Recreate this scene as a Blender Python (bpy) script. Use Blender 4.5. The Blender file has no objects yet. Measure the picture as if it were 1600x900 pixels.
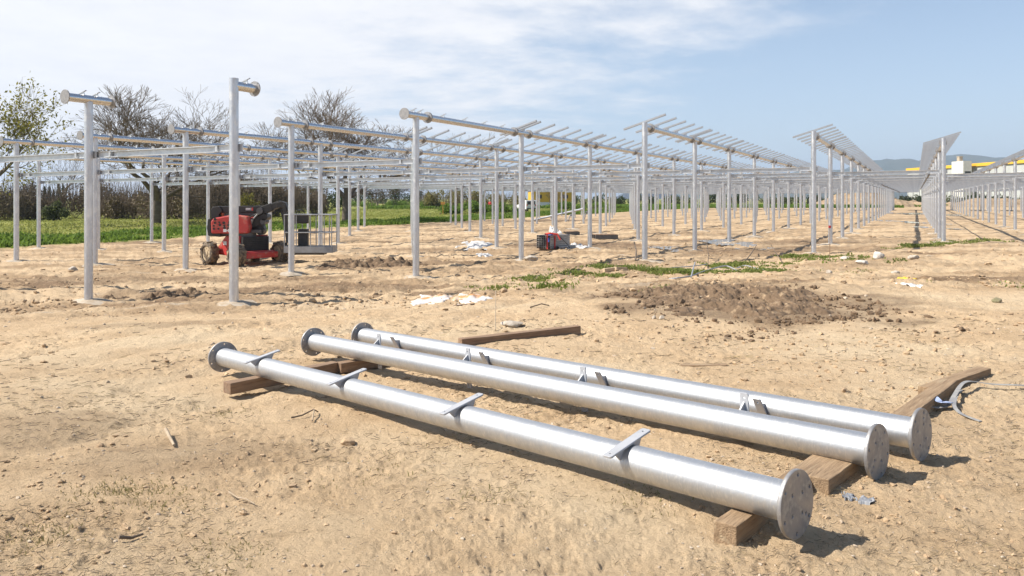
import bpy, bmesh, math, random
import numpy as np
from mathutils import Vector, Matrix, Euler

# ------------------------------------------------------------------ scene, camera, light
S = bpy.context.scene
COL = S.collection
U = 215.0            # picture units per metre
F = 1244.0           # focal length in pixels of the 1600 wide photograph
HOR = 310.0          # horizon row
EYE = 1.60
rad = math.radians

cam = bpy.data.cameras.new('camera'); camo = bpy.data.objects.new('camera', cam); COL.objects.link(camo)
camo.location = (0, 0, EYE); camo.rotation_euler = (rad(90), 0, 0)
cam.sensor_width = 36; cam.lens = F / 1600 * 36
cam.shift_y = -(450 - HOR) / 1600
cam.clip_start = 0.05; cam.clip_end = 30000
S.camera = camo

SUN_DIR = Vector((-0.95, -0.10, 1.0)).normalized()      # towards the sun
sun_el = math.asin(SUN_DIR.z)
sun_az = math.atan2(SUN_DIR.x, SUN_DIR.y)               # from +Y, clockwise
W = bpy.data.worlds.new('World'); S.world = W; W.use_nodes = True
wn = W.node_tree; wn.nodes.clear()
def N(nt, t, **k):
    n = nt.nodes.new(t)
    for a, v in k.items(): setattr(n, a, v)
    return n
def math_node(nt, op, a, b=None, clamp=False):
    n = N(nt, 'ShaderNodeMath', operation=op, use_clamp=clamp)
    for i, v in enumerate((a, b)):
        if v is None: continue
        if isinstance(v, (int, float)): n.inputs[i].default_value = v
        else: nt.links.new(v, n.inputs[i])
    return n.outputs[0]
def build_world():
    nt = wn; L = nt.links.new
    out = N(nt, 'ShaderNodeOutputWorld'); bg = N(nt, 'ShaderNodeBackground'); L(bg.outputs[0], out.inputs[0])
    bg.inputs[1].default_value = 0.085
    sky = N(nt, 'ShaderNodeTexSky', sky_type='NISHITA', sun_disc=False)
    sky.sun_elevation = sun_el; sky.sun_rotation = sun_az
    sky.air_density = 1.0; sky.dust_density = 0.6; sky.ozone_density = 1.0
    tc = N(nt, 'ShaderNodeTexCoord'); sep = N(nt, 'ShaderNodeSeparateXYZ'); L(tc.outputs['Generated'], sep.inputs[0])
    x, y, z = sep.outputs
    zc = math_node(nt, 'MAXIMUM', math_node(nt, 'ADD', z, 0.06), 0.03)
    u = math_node(nt, 'DIVIDE', x, zc); v = math_node(nt, 'DIVIDE', y, zc)
    comb = N(nt, 'ShaderNodeCombineXYZ'); L(u, comb.inputs[0]); L(v, comb.inputs[1])
    mp = N(nt, 'ShaderNodeMapping'); L(comb.outputs[0], mp.inputs[0]); mp.inputs['Scale'].default_value = (0.55, 0.5, 1); mp.inputs['Rotation'].default_value = (0, 0, rad(25))
    n1 = N(nt, 'ShaderNodeTexNoise'); L(mp.outputs[0], n1.inputs['Vector']); n1.inputs['Scale'].default_value = 1.1; n1.inputs['Detail'].default_value = 9; n1.inputs['Roughness'].default_value = 0.62; n1.inputs['Distortion'].default_value = 0.5
    n2 = N(nt, 'ShaderNodeTexNoise'); L(mp.outputs[0], n2.inputs['Vector']); n2.inputs['Scale'].default_value = 5.0; n2.inputs['Detail'].default_value = 8; n2.inputs['Roughness'].default_value = 0.65
    # the veil of cloud covers the west: a bank whose edge leans over towards the east with height
    edge = math_node(nt, 'SUBTRACT', math_node(nt, 'MULTIPLY', z, 2.1), math_node(nt, 'ADD', x, 0.14))
    nn = math_node(nt, 'ADD', math_node(nt, 'MULTIPLY', math_node(nt, 'SUBTRACT', n1.outputs['Fac'], 0.5), 1.15), math_node(nt, 'MULTIPLY', math_node(nt, 'SUBTRACT', n2.outputs['Fac'], 0.5), 0.55))
    d = math_node(nt, 'ADD', edge, nn)
    mr = N(nt, 'ShaderNodeMapRange', interpolation_type='SMOOTHSTEP'); L(d, mr.inputs[0])
    mr.inputs[1].default_value = -0.12; mr.inputs[2].default_value = 0.42; mr.inputs[3].default_value = 0; mr.inputs[4].default_value = 0.92
    front = N(nt, 'ShaderNodeMapRange'); L(y, front.inputs[0]); front.inputs[1].default_value = -0.2; front.inputs[2].default_value = 0.3
    high = N(nt, 'ShaderNodeMapRange', interpolation_type='SMOOTHSTEP'); L(z, high.inputs[0]); high.inputs[1].default_value = 0.28; high.inputs[2].default_value = 0.55; high.inputs[3].default_value = 1; high.inputs[4].default_value = 0.12
    fac = math_node(nt, 'MULTIPLY', math_node(nt, 'MULTIPLY', mr.outputs[0], front.outputs[0]), high.outputs[0])
    # pale milky air low down
    lowm = N(nt, 'ShaderNodeMapRange'); L(z, lowm.inputs[0]); lowm.inputs[1].default_value = 0.0; lowm.inputs[2].default_value = 0.42; lowm.inputs[3].default_value = 0.62; lowm.inputs[4].default_value = 0.0
    mixa = N(nt, 'ShaderNodeMix', data_type='RGBA'); L(lowm.outputs[0], mixa.inputs[0]); L(sky.outputs[0], mixa.inputs[6]); mixa.inputs[7].default_value = (5.0, 6.2, 8.1, 1)
    n3 = N(nt, 'ShaderNodeMapRange'); L(n2.outputs['Fac'], n3.inputs[0]); n3.inputs[1].default_value = 0.3; n3.inputs[2].default_value = 0.7
    cc = N(nt, 'ShaderNodeMix', data_type='RGBA'); L(n3.outputs[0], cc.inputs[0]); cc.inputs[6].default_value = (7.3, 7.35, 7.7, 1); cc.inputs[7].default_value = (8.1, 8.05, 8.1, 1)
    mix = N(nt, 'ShaderNodeMix', data_type='RGBA'); L(fac, mix.inputs[0]); L(mixa.outputs[2], mix.inputs[6]); L(cc.outputs[2], mix.inputs[7])
    L(mix.outputs[2], bg.inputs[0])
build_world()

sl = bpy.data.lights.new('sun', 'SUN'); so = bpy.data.objects.new('sun', sl); COL.objects.link(so)
sl.energy = 4.9; sl.angle = rad(0.53); sl.color = (1.0, 0.93, 0.83)
so.rotation_euler = SUN_DIR.to_track_quat('Z', 'Y').to_euler(); so.location = (-20, -5, 40)

S.view_settings.view_transform = 'Standard'; S.view_settings.look = 'None'
S.view_settings.exposure = 0.66; S.view_settings.gamma = 1.0; S.view_settings.use_curve_mapping = False
S.render.engine = 'CYCLES'
S.cycles.max_bounces = 6; S.cycles.volume_bounces = 0

random.seed(7)
rng = np.random.default_rng(7)

# ------------------------------------------------------------------ helpers
def P(x, y, Z):
    return Vector(((x - 800) * Z / U, Z * F / U, EYE + (HOR - y) * Z / U))

def link(o, parent=None):
    COL.objects.link(o)
    if parent is not None: o.parent = parent
    return o
def tag(o, label=None, cat=None, group=None, kind=None):
    if label: o['label'] = label
    if cat: o['category'] = cat
    if group: o['group'] = group
    if kind: o['kind'] = kind
    return o
def empty(name, loc, rz=0.0, label=None, cat=None, group=None):
    o = bpy.data.objects.new(name, None); COL.objects.link(o)
    o.empty_display_size = 0.2
    o.location = loc; o.rotation_euler = (0, 0, rz)
    return tag(o, label, cat, group)

class MB:
    """collects shapes and builds one mesh"""
    def __init__(s): s.v = []; s.f = []; s.sm = []; s.mi = []; s.m = 0
    def add(s, vs, fs, smooth=False):
        b = len(s.v); s.v += [tuple(p) for p in vs]
        for f in fs: s.f.append(tuple(i + b for i in f)); s.sm.append(smooth); s.mi.append(s.m)
    def box(s, c, d, M=None):
        x, y, z = (q / 2 for q in d); c = Vector(c)
        vs = [Vector((i * x, j * y, k * z)) for i in (-1, 1) for j in (-1, 1) for k in (-1, 1)]
        if M is not None: vs = [M @ p for p in vs]
        s.add([p + c for p in vs], [(0, 1, 3, 2), (4, 6, 7, 5), (0, 4, 5, 1), (2, 3, 7, 6), (0, 2, 6, 4), (1, 5, 7, 3)])
    def tube(s, p0, p1, r0, r1=None, n=12, caps=True, smooth=True):
        p0 = Vector(p0); p1 = Vector(p1); r1 = r0 if r1 is None else r1
        d = (p1 - p0)
        if d.length < 1e-6: return
        d.normalize()
        a = d.orthogonal().normalized(); b = d.cross(a)
        vs = []
        for p, r in ((p0, r0), (p1, r1)):
            for i in range(n):
                t = 2 * math.pi * i / n
                vs.append(p + a * (r * math.cos(t)) + b * (r * math.sin(t)))
        s.add(vs, [(i, (i + 1) % n, n + (i + 1) % n, n + i) for i in range(n)], smooth)
        if caps:
            s.add(vs, [tuple(range(n - 1, -1, -1)), tuple(range(n, 2 * n))])
    def path(s, pts, r, n=8):
        for a, b in zip(pts[:-1], pts[1:]): s.tube(a, b, r, n=n)
    def prism(s, poly, axis0, axis1, axisn, t, c=(0, 0, 0)):
        """poly (u,v) extruded by +-t/2 along axisn"""
        a0 = Vector(axis0); a1 = Vector(axis1); an = Vector(axisn); c = Vector(c); n = len(poly)
        vs = [c + a0 * u + a1 * v + an * (t / 2 * sg) for sg in (-1, 1) for u, v in poly]
        s.add(vs, [tuple(range(n - 1, -1, -1)), tuple(range(n, 2 * n))] + [(i, (i + 1) % n, n + (i + 1) % n, n + i) for i in range(n)])
    def mesh(s, name, mats, bevel=0):
        me = bpy.data.meshes.new(name); me.from_pydata(s.v, [], s.f)
        if not isinstance(mats, (list, tuple)): mats = [mats]
        for m in mats: me.materials.append(m)
        me.polygons.foreach_set('use_smooth', s.sm); me.polygons.foreach_set('material_index', s.mi)
        bm = bmesh.new(); bm.from_mesh(me); bmesh.ops.recalc_face_normals(bm, faces=bm.faces); bm.to_mesh(me); bm.free()
        me.update()
        return me
    def build(s, name, mats, parent=None, bevel=0):
        o = bpy.data.objects.new(name, s.mesh(name, mats)); link(o, parent)
        if bevel:
            m = o.modifiers.new('bevel', 'BEVEL'); m.width = bevel; m.segments = 2; m.limit_method = 'ANGLE'
        return o

def inst(name, me, parent=None, loc=None, rot=None, matrix=None):
    o = bpy.data.objects.new(name, me); link(o, parent)
    if matrix is not None: o.matrix_local = matrix
    else:
        if loc is not None: o.location = loc
        if rot is not None: o.rotation_euler = rot
    return o
def copy_tree(o, parent=None):
    c = o.copy(); COL.objects.link(c); c.parent = parent
    for ch in [q for q in S.objects if q.parent is o]: copy_tree(ch, c)
    return c

def tri_mesh(name, V, Fc, mat, smooth=False):
    me = bpy.data.meshes.new(name)
    V = np.asarray(V, np.float32); Fc = np.asarray(Fc, np.int32)
    me.vertices.add(len(V)); me.vertices.foreach_set('co', V.ravel())
    k = Fc.shape[1]
    me.loops.add(Fc.size); me.loops.foreach_set('vertex_index', Fc.ravel())
    me.polygons.add(len(Fc)); me.polygons.foreach_set('loop_start', np.arange(0, Fc.size, k, dtype=np.int32))
    me.polygons.foreach_set('use_smooth', np.full(len(Fc), smooth))
    me.materials.append(mat); me.update(calc_edges=True); me.validate()
    return me

# numpy noise
def _h(ix, iy, seed):
    n = (ix.astype(np.int64) * 374761393 + iy.astype(np.int64) * 668265263 + seed * 974711) & 0xFFFFFFFF
    n = ((n ^ (n >> 13)) * 1274126177) & 0xFFFFFFFF
    n = n ^ (n >> 16)
    return (n & 0xFFFF) / 65535.0
def vnoise(x, y, seed=0):
    x = np.asarray(x, float); y = np.asarray(y, float)
    ix = np.floor(x); iy = np.floor(y); fx = x - ix; fy = y - iy
    fx = fx * fx * fx * (fx * (fx * 6 - 15) + 10); fy = fy * fy * fy * (fy * (fy * 6 - 15) + 10)
    a = _h(ix, iy, seed); b = _h(ix + 1, iy, seed); c = _h(ix, iy + 1, seed); d = _h(ix + 1, iy + 1, seed)
    return (a + (b - a) * fx) * (1 - fy) + (c + (d - c) * fx) * fy - 0.5
def fbm(x, y, seed=0, oct=4, gain=0.5):
    s = 0; a = 1.0
    for i in range(oct):
        s = s + a * vnoise(x, y, seed + i * 17); x = x * 2.03 + 11.3; y = y * 2.03 + 5.7; a *= gain
    return s
def sstep(a, b, x):
    t = np.clip((x - a) / (b - a), 0, 1); return t * t * (3 - 2 * t)

# ------------------------------------------------------------------ materials
def mat(name, col, rough=0.6, metal=0.0, col2=None, scale=5.0, bump=0.0, bscale=None, coords='Object', detail=6, stretch=None, lo=0.35, hi=0.65, col3=None, scale3=1.0, lo3=0.5, hi3=0.7, rough2=None, spec=None, trans=None):
    m = bpy.data.materials.new(name); m.use_nodes = True
    nt = m.node_tree; L = nt.links.new; b = nt.nodes['Principled BSDF']
    b.inputs['Roughness'].default_value = rough; b.inputs['Metallic'].default_value = metal
    if spec is not None: b.inputs['Specular IOR Level'].default_value = spec
    c4 = (*col, 1)
    b.inputs['Base Color'].default_value = c4
    if col2 is not None or bump:
        tc = N(nt, 'ShaderNodeTexCoord'); vec = tc.outputs[coords]
        if stretch:
            mp = N(nt, 'ShaderNodeMapping'); L(vec, mp.inputs[0]); mp.inputs['Scale'].default_value = stretch; vec = mp.outputs[0]
    if col2 is not None:
        nz = N(nt, 'ShaderNodeTexNoise'); L(vec, nz.inputs['Vector']); nz.inputs['Scale'].default_value = scale; nz.inputs['Detail'].default_value = detail; nz.inputs['Roughness'].default_value = 0.6
        mr = N(nt, 'ShaderNodeMapRange'); L(nz.outputs['Fac'], mr.inputs[0]); mr.inputs[1].default_value = lo; mr.inputs[2].default_value = hi
        mx = N(nt, 'ShaderNodeMix', data_type='RGBA'); L(mr.outputs[0], mx.inputs[0]); mx.inputs[6].default_value = c4; mx.inputs[7].default_value = (*col2, 1)
        o = mx.outputs[2]
        if col3 is not None:
            n3 = N(nt, 'ShaderNodeTexNoise'); L(vec, n3.inputs['Vector']); n3.inputs['Scale'].default_value = scale3; n3.inputs['Detail'].default_value = 5
            m3 = N(nt, 'ShaderNodeMapRange'); L(n3.outputs['Fac'], m3.inputs[0]); m3.inputs[1].default_value = lo3; m3.inputs[2].default_value = hi3
            x3 = N(nt, 'ShaderNodeMix', data_type='RGBA'); L(m3.outputs[0], x3.inputs[0]); L(o, x3.inputs[6]); x3.inputs[7].default_value = (*col3, 1); o = x3.outputs[2]
        L(o, b.inputs['Base Color'])
        if rough2 is not None:
            r = N(nt, 'ShaderNodeMapRange'); L(nz.outputs['Fac'], r.inputs[0]); r.inputs[1].default_value = lo; r.inputs[2].default_value = hi; r.inputs[3].default_value = rough; r.inputs[4].default_value = rough2
            L(r.outputs[0], b.inputs['Roughness'])
    if bump:
        nb = N(nt, 'ShaderNodeTexNoise'); L(vec, nb.inputs['Vector']); nb.inputs['Scale'].default_value = bscale or scale * 3; nb.inputs['Detail'].default_value = 5
        bp = N(nt, 'ShaderNodeBump'); L(nb.outputs['Fac'], bp.inputs['Height']); bp.inputs['Strength'].default_value = bump; bp.inputs['Distance'].default_value = 0.02
        L(bp.outputs[0], b.inputs['Normal'])
    if trans:
        b.inputs['Transmission Weight'].default_value = 0
        t = N(nt, 'ShaderNodeBsdfTranslucent'); t.inputs[0].default_value = (*trans, 1)
        ms = N(nt, 'ShaderNodeMixShader'); ms.inputs[0].default_value = 0.35
        L(b.outputs[0], ms.inputs[1]); L(t.outputs[0], ms.inputs[2]); L(ms.outputs[0], nt.nodes['Material Output'].inputs[0])
    return m

M = {}
# galvanised steel: spangled zinc, slightly streaked round the tube
M['zinc'] = mat('galvanised_steel', (.66, .68, .70), .20, 1.0, (.56, .58, .61), 9, .03, 26, stretch=(3.2, 1, 1), rough2=.30, col3=(.74, .74, .73), scale3=22, lo3=.5, hi3=.75)
M['zinc_pipe'] = mat('galvanised_pipe', (.55, .565, .58), .45, .88, (.46, .475, .495), 5, .08, 40, stretch=(3, 1, 1), rough2=.56, col3=(.64, .63, .61), scale3=34, lo3=.52, hi3=.75)
M['zinc_post'] = mat('galvanised_post', (.66, .68, .71), .34, 1.0, (.55, .575, .61), 8, .05, 20, stretch=(1, 1, .6), rough2=.55, col3=(.80, .80, .79), scale3=16, lo3=.5, hi3=.75)
M['zinc_flat'] = mat('galvanised_sheet', (.66, .67, .68), .40, .72, (.55, .57, .59), 6, rough2=.5, detail=4)
M['rail'] = mat('rail_steel', (.50, .51, .52), .42, .85, (.42, .43, .45), 6, rough2=.5, detail=4)
M['bracket'] = mat('bracket_zinc', (.50, .51, .53), .5, .35, (.42, .43, .45), 12, rough2=.6, detail=4)
M['zinc_dull'] = mat('dull_zinc_plate', (.37, .36, .355), .52, .75, (.28, .28, .285), 9, .06, 40, rough2=.65, col3=(.44, .43, .41), scale3=30, lo3=.5, hi3=.7)
M['timber'] = mat('weathered_timber', (.34, .235, .14), .85, 0, (.21, .14, .08), 5, .5, 16, stretch=(.7, 7, 7), col3=(.40, .31, .20), scale3=3, lo3=.55, hi3=.75)
M['timber_red'] = mat('stained_timber', (.29, .19, .12), .85, 0, (.19, .12, .075), 5, .5, 16, stretch=(.7, 7, 7), col3=(.30, .22, .15), scale3=3, lo3=.5, hi3=.75)
M['strap'] = mat('grey_webbing', (.22, .22, .23), .6, 0, (.36, .35, .32), 12)
M['strap_blue'] = mat('pale_blue_webbing', (.42, .50, .72), .6, 0, (.28, .34, .5), 14)
M['rubber'] = mat('muddy_rubber', (.09, .075, .06), .9, 0, (.30, .22, .14), 7, .6, 20, lo=.42, hi=.62)
M['rim'] = mat('dusty_rim', (.50, .40, .26), .8, 0, (.40, .31, .2), 8)
M['red'] = mat('worn_red_paint', (.52, .045, .04), .45, 0, (.42, .045, .04), 5, col3=(.48, .25, .18), scale3=4, lo3=.50, hi3=.75)
M['black'] = mat('black_paint', (.018, .018, .02), .45, 0, (.035, .033, .03), 6)
M['dkgrey'] = mat('dark_grey_metal', (.09, .09, .095), .5, .3, (.13, .13, .13), 6)
M['grey'] = mat('grey_painted_steel', (.36, .37, .38), .5, .4, (.28, .28, .28), 6)
M['white'] = mat('white_paint', (.78, .78, .77), .5, 0, (.7, .7, .68), 4)
M['plastic'] = mat('white_plastic_sheet', (.66, .65, .63), .45, 0, (.54, .52, .49), 3, .4, 10)
M['plastic_o'] = mat('orange_stained_sheet', (.75, .72, .68), .45, 0, (.62, .30, .10), 2.2, .4, 10, lo=.45, hi=.62)
M['orange'] = mat('orange_board', (.62, .27, .06), .6)
M['beacon'] = mat('amber_beacon', (.45, .12, .03), .3)
M['glass'] = mat('dark_window', (.03, .035, .04), .1)
M['cream'] = mat('white_cladding', (.68, .66, .62), .7, 0, (.60, .58, .55), 1.2)
M['yellow'] = mat('yellow_band', (.72, .42, .04), .6)
M['greywall'] = mat('grey_cladding', (.46, .47, .46), .7, 0, (.40, .41, .41), .5)
M['concrete'] = mat('spilled_concrete', (.47, .41, .33), .95, 0, (.36, .28, .19), 5, .6, 18)
M['stone'] = mat('pale_stone', (.50, .45, .38), .95, 0, (.34, .28, .21), 9, .6, 22)
M['redstrap'] = mat('red_strap', (.50, .04, .03), .6)
M['bluestrap'] = mat('blue_strap', (.05, .10, .42), .6)
M['panel'] = mat('solar_panel', (.02, .025, .05), .25)
M['skin'] = mat('skin', (.45, .28, .2), .6)
M['jacket'] = mat('red_jacket', (.45, .03, .03), .8)
M['trouser'] = mat('dark_trousers', (.04, .045, .06), .9)
M['bark'] = mat('grey_brown_bark', (.10, .078, .058), .95, 0, (.17, .14, .11), 3)
M['twig'] = mat('brown_twigs', (.125, .095, .068), .95, 0, (.19, .145, .105), 1)
M['bramble'] = mat('dry_bramble', (.15, .115, .065), .95, 0, (.23, .185, .115), .7)
def leaf(name, a, b, c=None, sc=.6):
    return mat(name, a, .75, 0, b, sc, col3=c, scale3=sc * 4, lo3=.5, hi3=.7, trans=tuple(q * 1.5 for q in b), spec=.25)
M['leaf_young'] = leaf('young_leaves', (.15, .15, .03), (.22, .20, .05))
M['leaf_dark'] = leaf('dark_leaves', (.025, .040, .015), (.045, .065, .022), (.06, .07, .03))
M['leaf_bush'] = leaf('bush_leaves', (.06, .075, .03), (.09, .11, .045), (.11, .11, .05))
M['leaf_willow'] = leaf('willow_leaves', (.17, .15, .06), (.23, .21, .08), (.12, .10, .05))
M['weed'] = leaf('weed_leaves', (.085, .15, .022), (.14, .21, .035), (.06, .10, .018), .5)
M['weed_near'] = leaf('near_weed_leaves', (.12, .165, .035), (.20, .235, .06), (.25, .20, .10), 3)
M['weed_dry'] = leaf('dry_weed_leaves', (.17, .17, .06), (.24, .20, .10), (.30, .24, .13), 4)
M['grass'] = leaf('field_grass', (.20, .23, .055), (.27, .28, .08), (.15, .18, .04), .25)
M['straw'] = mat('dry_straw', (.34, .26, .14), .9, 0, (.16, .11, .06), 2, lo=.4, hi=.6)
M['clod'] = mat('dry_clods', (.50, .365, .225), .95, 0, (.36, .25, .15), 3, .5, 60)
M['pebble'] = mat('pale_pebbles', (.52, .44, .34), .95, 0, (.38, .29, .20), 4, .3, 60)

# ------------------------------------------------------------------ the lattice of the site
RX0, RZ0, RS, RPX, RPZ = -1191.57, 2.74189, 630.07, -844.96, 0.33686
def lat(r, k):                      # -> world x, y
    X = RX0 + r * RPX + k * RS; Z = RZ0 + r * RPZ + k
    return X / U, Z * F / U
RD = Vector((RS, F, 0)).normalized()                 # along a row, away from the camera
PD = Vector((-RPX, -RPZ * F, 0)).normalized()        # across the rows, to the right
QD = Vector((RD.y, -RD.x, 0))
RANG = math.atan2(RD.y, RD.x)
STEP = math.hypot(RS, F) / U
K0 = {6: 2, 5: 2, 4: 1, 3: 1, 2: 0, 1: 0, 0: 0, -1: 2, -2: 3, -3: 4, -4: 5, -5: 7, -6: 9}
KEND = 22
def ztube(r): return EYE + (484 - 8 * r) / U
def zbeam(r): return EYE + (218 - 8 * r) / U
def px_of(x, y): return 800 + F * x / max(y, .1)

# ground level: control points (picture x, picture y of the ground there, depth Z)
CP = [(365, 475.8, 2.74), (650, 434.5, 3.74), (815, 408.5, 4.74), (921, 388, 5.74), (998, 375.6, 6.74), (139, 472, 3.08), (455, 428, 4.08), (645, 402, 5.08),
      (775, 388, 6.08), (870, 376, 7.08), (1007, 408, 4.41), (1086, 393, 5.41), (1139, 380.5, 6.41), (1180, 369.7, 7.41), (1209, 363, 8.41), (1271, 397.3, 5.07), (1298, 382.7, 6.07),
      (1316, 372.5, 7.07), (1475, 378, 5.73), (1467, 373.9, 6.73), (1585, 359.7, 8.39), (290, 423, 4.42), (150, 414, 4.75), (25, 409, 5.09), (256, 393.5, 6.09), (59, 388.7, 6.75), (236, 379, 7.76),
      (705, 348.5, 12.8), (1397, 328.5, 24.4), (1441, 327.5, 23.3), (600, 348, 13.2)]
cpx = []; cpz = []
for x, y, Z in CP:
    p = P(x, y, Z); cpx.append((p.x, p.y)); cpz.append(p.z)
for X, Y, g in [(-.2, 3.3, 0.0), (1.4, 3.7, 0.0), (2.06, 4.5, -.01), (2.4, 4.8, 0.0), (-3.0, 8.3, -.225), (-2.2, 9.0, -.19), (-1.8, 9.4, -.2), (0, 1, 0), (-4, 2, 0), (4, 2, 0.02), (-1.0, 5.9, -.10),
                (-4.5, 5, -.08), (5, 6, .0), (7, 9, -.03), (9, 14, -.10), (3.6, 11, -.13), (1.5, 9, -.14), (12, 24, -.12), (16, 26, -.15), (-8, 10, -.35), (60, 40, -.1), (30, 10, 0), (-40, 10, -.6), (-50, 50, -.85), (-60, 90, -.85), (-30, 120, -.8), (60, 200, -.45), (200, 200, -.4), (-200, 200, -.8), (0, -30, 0),
                (0, 300, -.6), (-120, 60, -.85)]:
    cpx.append((X, Y)); cpz.append(g)
cpx = np.array(cpx); cpz = np.array(cpz)
def gbase(x, y):
    x = np.asarray(x, float); y = np.asarray(y, float); sh = x.shape
    xf = x.ravel(); yf = y.ravel(); num = np.zeros_like(xf); den = np.zeros_like(xf)
    e2 = 1.2 + (0.05 * np.maximum(yf, 0)) ** 2
    for (a, b), g in zip(cpx, cpz):
        w = 1.0 / ((xf - a) ** 2 + (yf - b) ** 2 + e2) ** 1.7
        num += w * g; den += w
    return (num / den).reshape(sh)
def qcoord(x, y): return x * QD.x + y * QD.y
def masks(x, y):
    """grass (field), works (churned soil among the posts), damp"""
    q = qcoord(x, y); along = x * RD.x + y * RD.y
    n = fbm(x * .12, y * .12, 5, 3)
    grass = sstep(-40.0, -41.4, q + n * 2.2)
    end = sstep(168, 172, y + n * 9)
    strip = end * sstep(-.25, .05, fbm(x * .03, y * .05, 9, 2) + .05)
    grass = np.maximum(grass, np.maximum(strip, sstep(215, 240, np.hypot(x, y) + n * 20)))
    works = sstep(12.5, 16, y + n * 3 + np.maximum(-x - 8, 0) * .2) * (1 - grass)
    return grass, works
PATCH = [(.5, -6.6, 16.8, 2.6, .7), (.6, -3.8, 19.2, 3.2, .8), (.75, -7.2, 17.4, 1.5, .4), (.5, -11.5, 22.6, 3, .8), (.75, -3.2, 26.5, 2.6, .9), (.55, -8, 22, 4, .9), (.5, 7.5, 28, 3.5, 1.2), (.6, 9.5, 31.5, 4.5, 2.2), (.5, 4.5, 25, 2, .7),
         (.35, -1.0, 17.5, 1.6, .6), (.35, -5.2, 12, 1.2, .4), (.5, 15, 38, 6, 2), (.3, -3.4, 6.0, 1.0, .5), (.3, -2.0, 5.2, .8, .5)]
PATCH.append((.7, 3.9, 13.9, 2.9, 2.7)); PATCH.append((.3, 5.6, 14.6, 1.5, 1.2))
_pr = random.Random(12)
for _i in range(34):  # streaks stretched sideways: banded shading of the ground painted as darker soil
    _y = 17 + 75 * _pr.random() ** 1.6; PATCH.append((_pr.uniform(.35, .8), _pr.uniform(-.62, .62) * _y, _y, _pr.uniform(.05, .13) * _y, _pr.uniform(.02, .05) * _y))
def damp_shade(x, y):  # damp and dug soil, plus streaky ground shading put into the colour
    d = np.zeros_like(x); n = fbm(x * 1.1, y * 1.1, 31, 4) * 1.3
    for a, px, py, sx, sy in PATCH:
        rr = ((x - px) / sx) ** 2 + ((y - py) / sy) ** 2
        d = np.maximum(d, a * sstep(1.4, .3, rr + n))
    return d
def detail(x, y):
    g, w = masks(x, y)
    r = np.hypot(x, y)
    nb = fbm(x * .4, y * .4, 1, 3) * .05
    ridg = (0.5 - np.abs(fbm(x * 1.3, y * 1.3, 51, 3)) * 2)
    churn = (fbm(x * 1.6, y * 1.6, 2, 4) * .085 + ridg * .02 + fbm(x * 4.2, y * 4.2, 91, 4, .6) * .055) * (.10 + .90 * w)
    fine = fbm(x * 9, y * 9, 3, 4, .68) * .016 * (.5 + 1.2 * sstep(-.15, .3, fbm(x * .8, y * .8, 15, 3)))
    foot = -np.maximum(vnoise(x * 2.3, y * 3.1, 77) - .26, 0) * .05
    cr = fbm(x * 3.3 + fbm(x, y, 8, 2) * 2, y * 3.3, 13, 3, .55)
    flake = np.where(cr > .14, .006, 0) * sstep(-.1, .1, fbm(x * .4, y * .4, 14, 2))
    trk = 0
    for off in (-.55, .55, 2.1, 3.4):
        qq = qcoord(x, y) + 2.4 * np.sin((x * RD.x + y * RD.y) * .045) + off
        trk = trk - .035 * np.exp(-((qq + 5.5) / .16) ** 2)
    for off in (0, 1.5):
        trk = trk - .05 * np.exp(-((y - 15.8 - off + .12 * x + .5 * np.sin(x * .2)) / .2) ** 2) * sstep(6, 2, x)
    return (nb + churn + fine + foot + flake + trk) * np.where(r < 60, 1.0, 60 / np.maximum(r, 60)) * (1 - .4 * g) + .10 * g * fbm(x * .15, y * .15, 6, 3)
def gz(x, y): return float(gbase(np.array([x]), np.array([y]))[0])
def gzd(x, y):
    a = np.array([x]); b = np.array([y]); return float((gbase(a, b) + detail(a, b))[0])
def gzdA(x, y): return gbase(x, y) + detail(x, y)
def G(x, y, dz=0.0):
    """picture point -> point on the ground"""
    Z = 340.0 / (y - HOR)
    for _ in range(30):
        p = P(x, y, Z); g = gz(p.x, p.y)
        Z = .5 * Z + .5 * (EYE - g) * U / (y - HOR)
    p = P(x, y, Z); p.z = gz(p.x, p.y) + dz
    return p

# ------------------------------------------------------------------ ground
def build_ground():
    th = np.concatenate([np.radians(np.linspace(-180, -45, 40))[:-1], np.radians(np.linspace(-45, 45, 1000)), np.radians(np.linspace(45, 180, 40))[1:]])
    rr = [0.9]
    while rr[-1] < 32: rr.append(rr[-1] * 1.0052)
    while rr[-1] < 7600: rr.append(rr[-1] * 1.028)
    rr = np.array(rr); nt_, nr = len(th), len(rr)
    R, T = np.meshgrid(rr, th, indexing='ij')
    x = (R * np.sin(T)).ravel(); y = (R * np.cos(T)).ravel()
    gb = gbase(x, y); z = gb + detail(x, y)
    far = sstep(300, 900, np.hypot(x, y)); z = z * (1 - far) + far * (-1.2)
    V = np.stack([x, y, z], 1); V = np.vstack([V, [[0, 0, 0]]])
    i = np.arange(nr - 1)[:, None] * nt_ + np.arange(nt_ - 1)[None, :]
    Fq = np.stack([i, i + nt_, i + nt_ + 1, i + 1], -1).reshape(-1, 4)
    me = tri_mesh('ground', V, Fq[:, ::-1].copy(), ground_material(), True)
    g, w = masks(x, y); d = damp_shade(x, y)
    for nm, a in (('grass', g), ('works', w), ('damp_shade', d)):
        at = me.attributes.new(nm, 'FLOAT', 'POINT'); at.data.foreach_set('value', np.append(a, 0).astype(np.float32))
    o = bpy.data.objects.new('ground', me); link(o)
    tag(o, 'sandy beige bare ground of the building site, green field at the far left', 'ground', kind='structure')
    return o
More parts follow.
